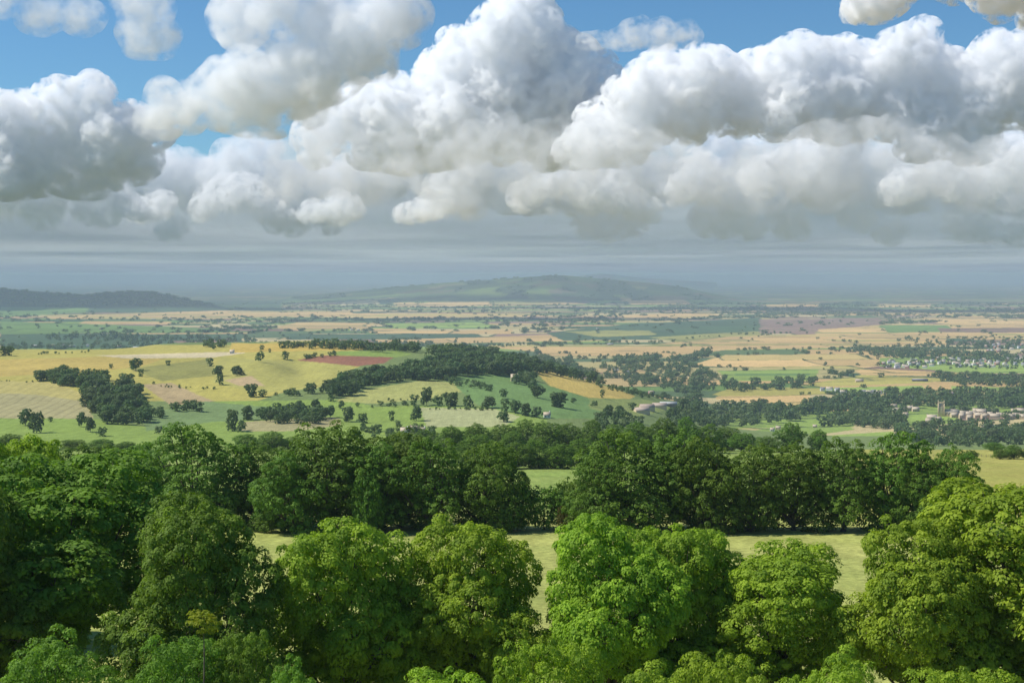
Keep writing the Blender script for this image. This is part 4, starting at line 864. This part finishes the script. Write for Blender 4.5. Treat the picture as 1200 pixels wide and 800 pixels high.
CL = [
 ('the tallest bright cumulus towering in the middle of the sky', [(375, 165, 18), (405, 150, 26), (440, 150, 32), (480, 130, 36), (515, 105, 34), (555, 82, 36), (600, 60, 46), (607, 15, 30), (612, -20, 30), (645, 90, 38), (590, 120, 56), (540, 140, 46), (660, 135, 48), (640, 165, 36), (470, 165, 32), (690, 118, 32), (722, 140, 34), (700, 165, 30), (435, 178, 22), (520, 178, 26)], 13000, 190, 3, {}),
 ('long bright cumulus bank right of the tallest one, with a lit top edge', [(665, 165, 18), (690, 155, 20), (712, 140, 22), (738, 116, 28), (758, 96, 26), (785, 105, 34), (735, 155, 28), (700, 172, 16), (800, 130, 42), (832, 100, 32), (868, 115, 38), (905, 100, 34), (940, 92, 32), (975, 85, 32), (915, 132, 40), (985, 125, 44), (1030, 85, 40), (1080, 82, 42), (1060, 125, 46), (1125, 95, 44), (1130, 130, 40), (1190, 85, 44), (1250, 95, 54)], 12000, 180, 11, dict(flat=.5)),
 ('soft grey white cloud reaching up from the upper left toward the top edge', [(205, 130, 16), (235, 125, 17), (270, 112, 24), (312, 100, 36), (360, 88, 38), (395, 76, 34), (425, 40, 30), (380, 30, 36), (320, 10, 30), (270, 2, 22), (462, 4, 30), (440, 75, 18), (305, 122, 20)], 9500, 146, 23, dict(core=.03, shell=.08, pad=14, lo=.40, hi=.72, size=26)),
 ('cumulus heap at the left edge with a cream lit top', [(-190, 165, 40), (-130, 170, 44), (-80, 165, 40), (-40, 160, 36), (10, 165, 32), (50, 140, 26), (110, 122, 22), (75, 175, 38), (125, 165, 30), (160, 158, 16), (140, 188, 26), (20, 200, 38), (90, 205, 28)], 12600, 222, 31, {}),
 ('dark underside of a near cloud cut by the top right corner', [(1010, -12, 22), (1060, -15, 30), (1120, -14, 36), (1180, -15, 40), (1240, -20, 46)], 7000, 18, 41, dict(col=(.985, .985, .99))),
 ('small flat wisp of cloud alone in the blue right of the tower', [(705, 43, 8), (735, 40, 11), (765, 38, 12), (790, 40, 7)], 10000, 48, 53, dict(core=.012, shell=.05, pad=9, lo=.42, hi=.7)),
 ('pale wisp hanging from the top edge left of the blue', [(160, 8, 18), (180, 25, 14), (170, 40, 9)], 9000, 55, 61, dict(core=.015, shell=.05, pad=10, lo=.42, hi=.7, size=22)),
 ('thin pale wisp in the top left corner', [(15, 2, 14), (55, 12, 13), (90, 5, 9)], 9000, 32, 67, dict(core=.012, shell=.04, pad=10, lo=.42, hi=.7, size=22)),
 ('low puffs under the left heap', [(-30, 222, 12), (-12, 216, 13), (8, 224, 9), (24, 228, 8), (48, 222, 9), (62, 226, 8), (82, 217, 10), (94, 211, 10), (107, 214, 9), (118, 221, 9), (134, 236, 7), (150, 243, 6), (166, 247, 5)], 14500, 240, 71, LOWC),
 ('small ragged puffs low left of the tall cumulus base', [(168, 238, 6), (180, 243, 5), (238, 236, 8), (252, 231, 7), (262, 240, 9), (275, 235, 8), (288, 230, 8), (298, 238, 9), (312, 245, 8), (325, 247, 5), (228, 243, 6)], 14800, 254, 72, LOWC),
 ('small upright puff between the ragged puffs and the tall base', [(352, 240, 7), (364, 236, 8), (372, 230, 7), (380, 224, 6), (389, 229, 7), (396, 236, 8), (408, 240, 6), (376, 240, 8)], 14300, 249, 74, LOWC),
 ('low puffs under the tall cumulus', [(470, 240, 7), (482, 232, 9), (496, 224, 10), (510, 215, 11), (523, 207, 10), (536, 203, 9), (550, 207, 9), (548, 220, 12), (528, 226, 11), (560, 234, 9), (508, 236, 8)], 14300, 248, 73, LOWC),
 ('low cloud with a cream lit head, right of centre', [(615, 240, 6), (630, 234, 7), (645, 224, 8), (658, 214, 8), (672, 206, 9), (686, 202, 9), (700, 205, 9), (710, 214, 11), (716, 226, 12), (734, 236, 9), (690, 222, 10), (750, 241, 6)], 14600, 248, 79, LOWC),
 ('small upright puff under the middle of the right bank', [(806, 212, 8), (815, 205, 8), (824, 213, 8), (820, 224, 10), (806, 230, 8), (834, 232, 7), (795, 236, 6)], 14900, 240, 80, LOWC),
 ('low cumulus with a bright upright head under the right bank', [(905, 210, 13), (930, 190, 15), (955, 165, 16), (975, 158, 14), (985, 172, 12), (968, 190, 20), (950, 212, 18), (985, 212, 15)], 14600, 228, 83, LOWC),
 ('low bright puffs near the right edge', [(1048, 218, 11), (1072, 208, 13), (1100, 200, 14), (1128, 212, 14), (1160, 214, 13), (1195, 208, 14), (1235, 208, 18)], 14300, 228, 85, LOWC),
 ('small bright puff below the right end of the bank', [(1158, 160, 10), (1168, 174, 11), (1192, 166, 12), (1185, 182, 12)], 14500, 194, 86, LOWC),
 ('low flat strip of cloud near the horizon on the right', [(x, 262 + 5 * math.sin(x * 1.3), 6 + 5 * math.sin(x * 2.1)) for x in (700, 722, 742, 830, 850, 868, 940, 1005, 1022, 1044, 1060, 1120, 1140, 1190, 1210)], 15500, 272, 97, LOWC),
 ('low flat strip of cloud near the horizon on the left', [(x, 262 + 5 * math.sin(x), 5 + 4 * math.sin(x * 1.7)) for x in (-10, 12, 60, 100, 118, 190, 210, 330, 348, 400)], 15500, 270, 89, LOWC),
 ('thin grey veil of cloud hanging under the tall cumulus and the bank beside it', bank(330, 1270, 172, 216, 10, 17, 70), 11200, 236, 111, dict(core=.004, shell=.03, pad=12, flat=.5, col=(.97, .985, 1), lo=.38, hi=.72, size=26)),
 ('grey shaded cloud filling in under the left heap', bank(-80, 440, 190, 236, 10, 17, 52), 15500, 246, 101, FILL),
 ('grey shaded cloud filling in under the right bank', bank(420, 1270, 160, 232, 10, 18, 116), 15500, 240, 103, FILL),
]
for lab, bl, Y, base, sd_, kw in CL: cloud(lab, bl, Y, base, sd_, **kw)
oc = cloud('shade', [(-520, -60, 150), (-400, -110, 170), (-300, -70, 150), (-430, -30, 150)], 4750, 60, 107, res=8, pad=20, size=60)  # unseen cloud, added so that its shadow falls on the left vale
oc.name = 'clouds'; del oc['category'], oc['group']; oc['kind'] = 'stuff'; oc['label'] = 'unseen clouds overhead, added left of the frame for their shadow'
log('clouds')
def deck():
    xs = np.linspace(-150000, 150000, 241); ys = np.exp(np.linspace(math.log(15900), math.log(230000), 110)); X, Y = np.meshgrid(xs, ys); n = X.size
    b = 1130 + 420 * smooth(30000, 17000, Y) + (40 + 380 * smooth(34000, 18000, Y)) * (fbm2(X / 4200, Y / 6000, 7, 5) - .5); t = b + 140 + 700 * smooth(15900, 21000, Y) * fbm2(X / 5000, Y / 7000, 8) ** 1.5; Y = Y + 2500 * (fbm2(X / 2600, X * 0 + 2, 12, 3) - .4) * smooth(24000, 16000, Y)
    V = np.concatenate([np.stack([X, Y, b], -1).reshape(-1, 3), np.stack([X, Y, t], -1).reshape(-1, 3)]); R, C = X.shape
    i = (np.arange(R - 1)[:, None] * C + np.arange(C - 1)[None]).ravel(); q = np.stack([i, i + C, i + C + 1, i + 1], 1); Q = [q, q[:, ::-1] + n]
    ring = np.concatenate([np.arange(C), np.arange(1, R) * C + C - 1, np.arange(C - 2, -1, -1) + (R - 1) * C, np.arange(R - 2, 0, -1) * C]); nx = np.roll(ring, -1)
    Q.append(np.stack([ring, nx, nx + n, ring + n], 1))
    o = link('clouds', mesh_from('clouds', V, np.concatenate(Q), [vol_mat('cloud_deck', .0038, (.945, .970, 1))]), kind='stuff'); o['label'] = 'flat grey blue sheet of far cloud reaching down to the horizon'
deck()
def air_mat(name, dens, col):
    m, n, l = new_mat(name); out = n.new('ShaderNodeOutputMaterial'); v = n.new('ShaderNodeVolumePrincipled')
    v.inputs['Color'].default_value = (*col, 1); v.inputs['Density'].default_value = dens; v.inputs['Density Attribute'].default_value = ''; v.inputs['Temperature Attribute'].default_value = ''; v.inputs['Color Attribute'].default_value = ''
    l.new(v.outputs[0], out.inputs['Volume']); return m
def slab(name, x0, x1, y0, y1, z0, z1, mat):
    V, Q = [], []; boxm(V, Q, x0, x1, y0, y1, z0, z1); return link(name, mesh_from(name, V, Q, [mat]), kind='stuff')
hz = slab('haze', -90000, 90000, -60, 88000, -12, 430, air_mat('haze_air', 4.9e-5, (.62, .76, .91)))
cd = bpy.data.cameras.new('camera'); co = link('camera', cd); sc.camera = co
co.location = (0, 0, CAMZ); co.rotation_euler = (math.pi / 2, 0, 0)
cd.sensor_width = 36; cd.lens = 36 * F / 1200; cd.shift_y = -(400 - YH) / 1200; cd.clip_start = .5; cd.clip_end = 400000
vs_ = sc.view_settings; vs_.view_transform = 'Standard'; vs_.look = 'None'; vs_.exposure = .36; vs_.gamma = 1; vs_.use_curve_mapping = False
cy = sc.cycles
cy.max_bounces = 24; cy.diffuse_bounces = 4; cy.glossy_bounces = 2; cy.transmission_bounces = 4; cy.volume_bounces = 20; cy.transparent_max_bounces = 8
cy.use_denoising = True; cy.sample_clamp_indirect = 6
log('done')
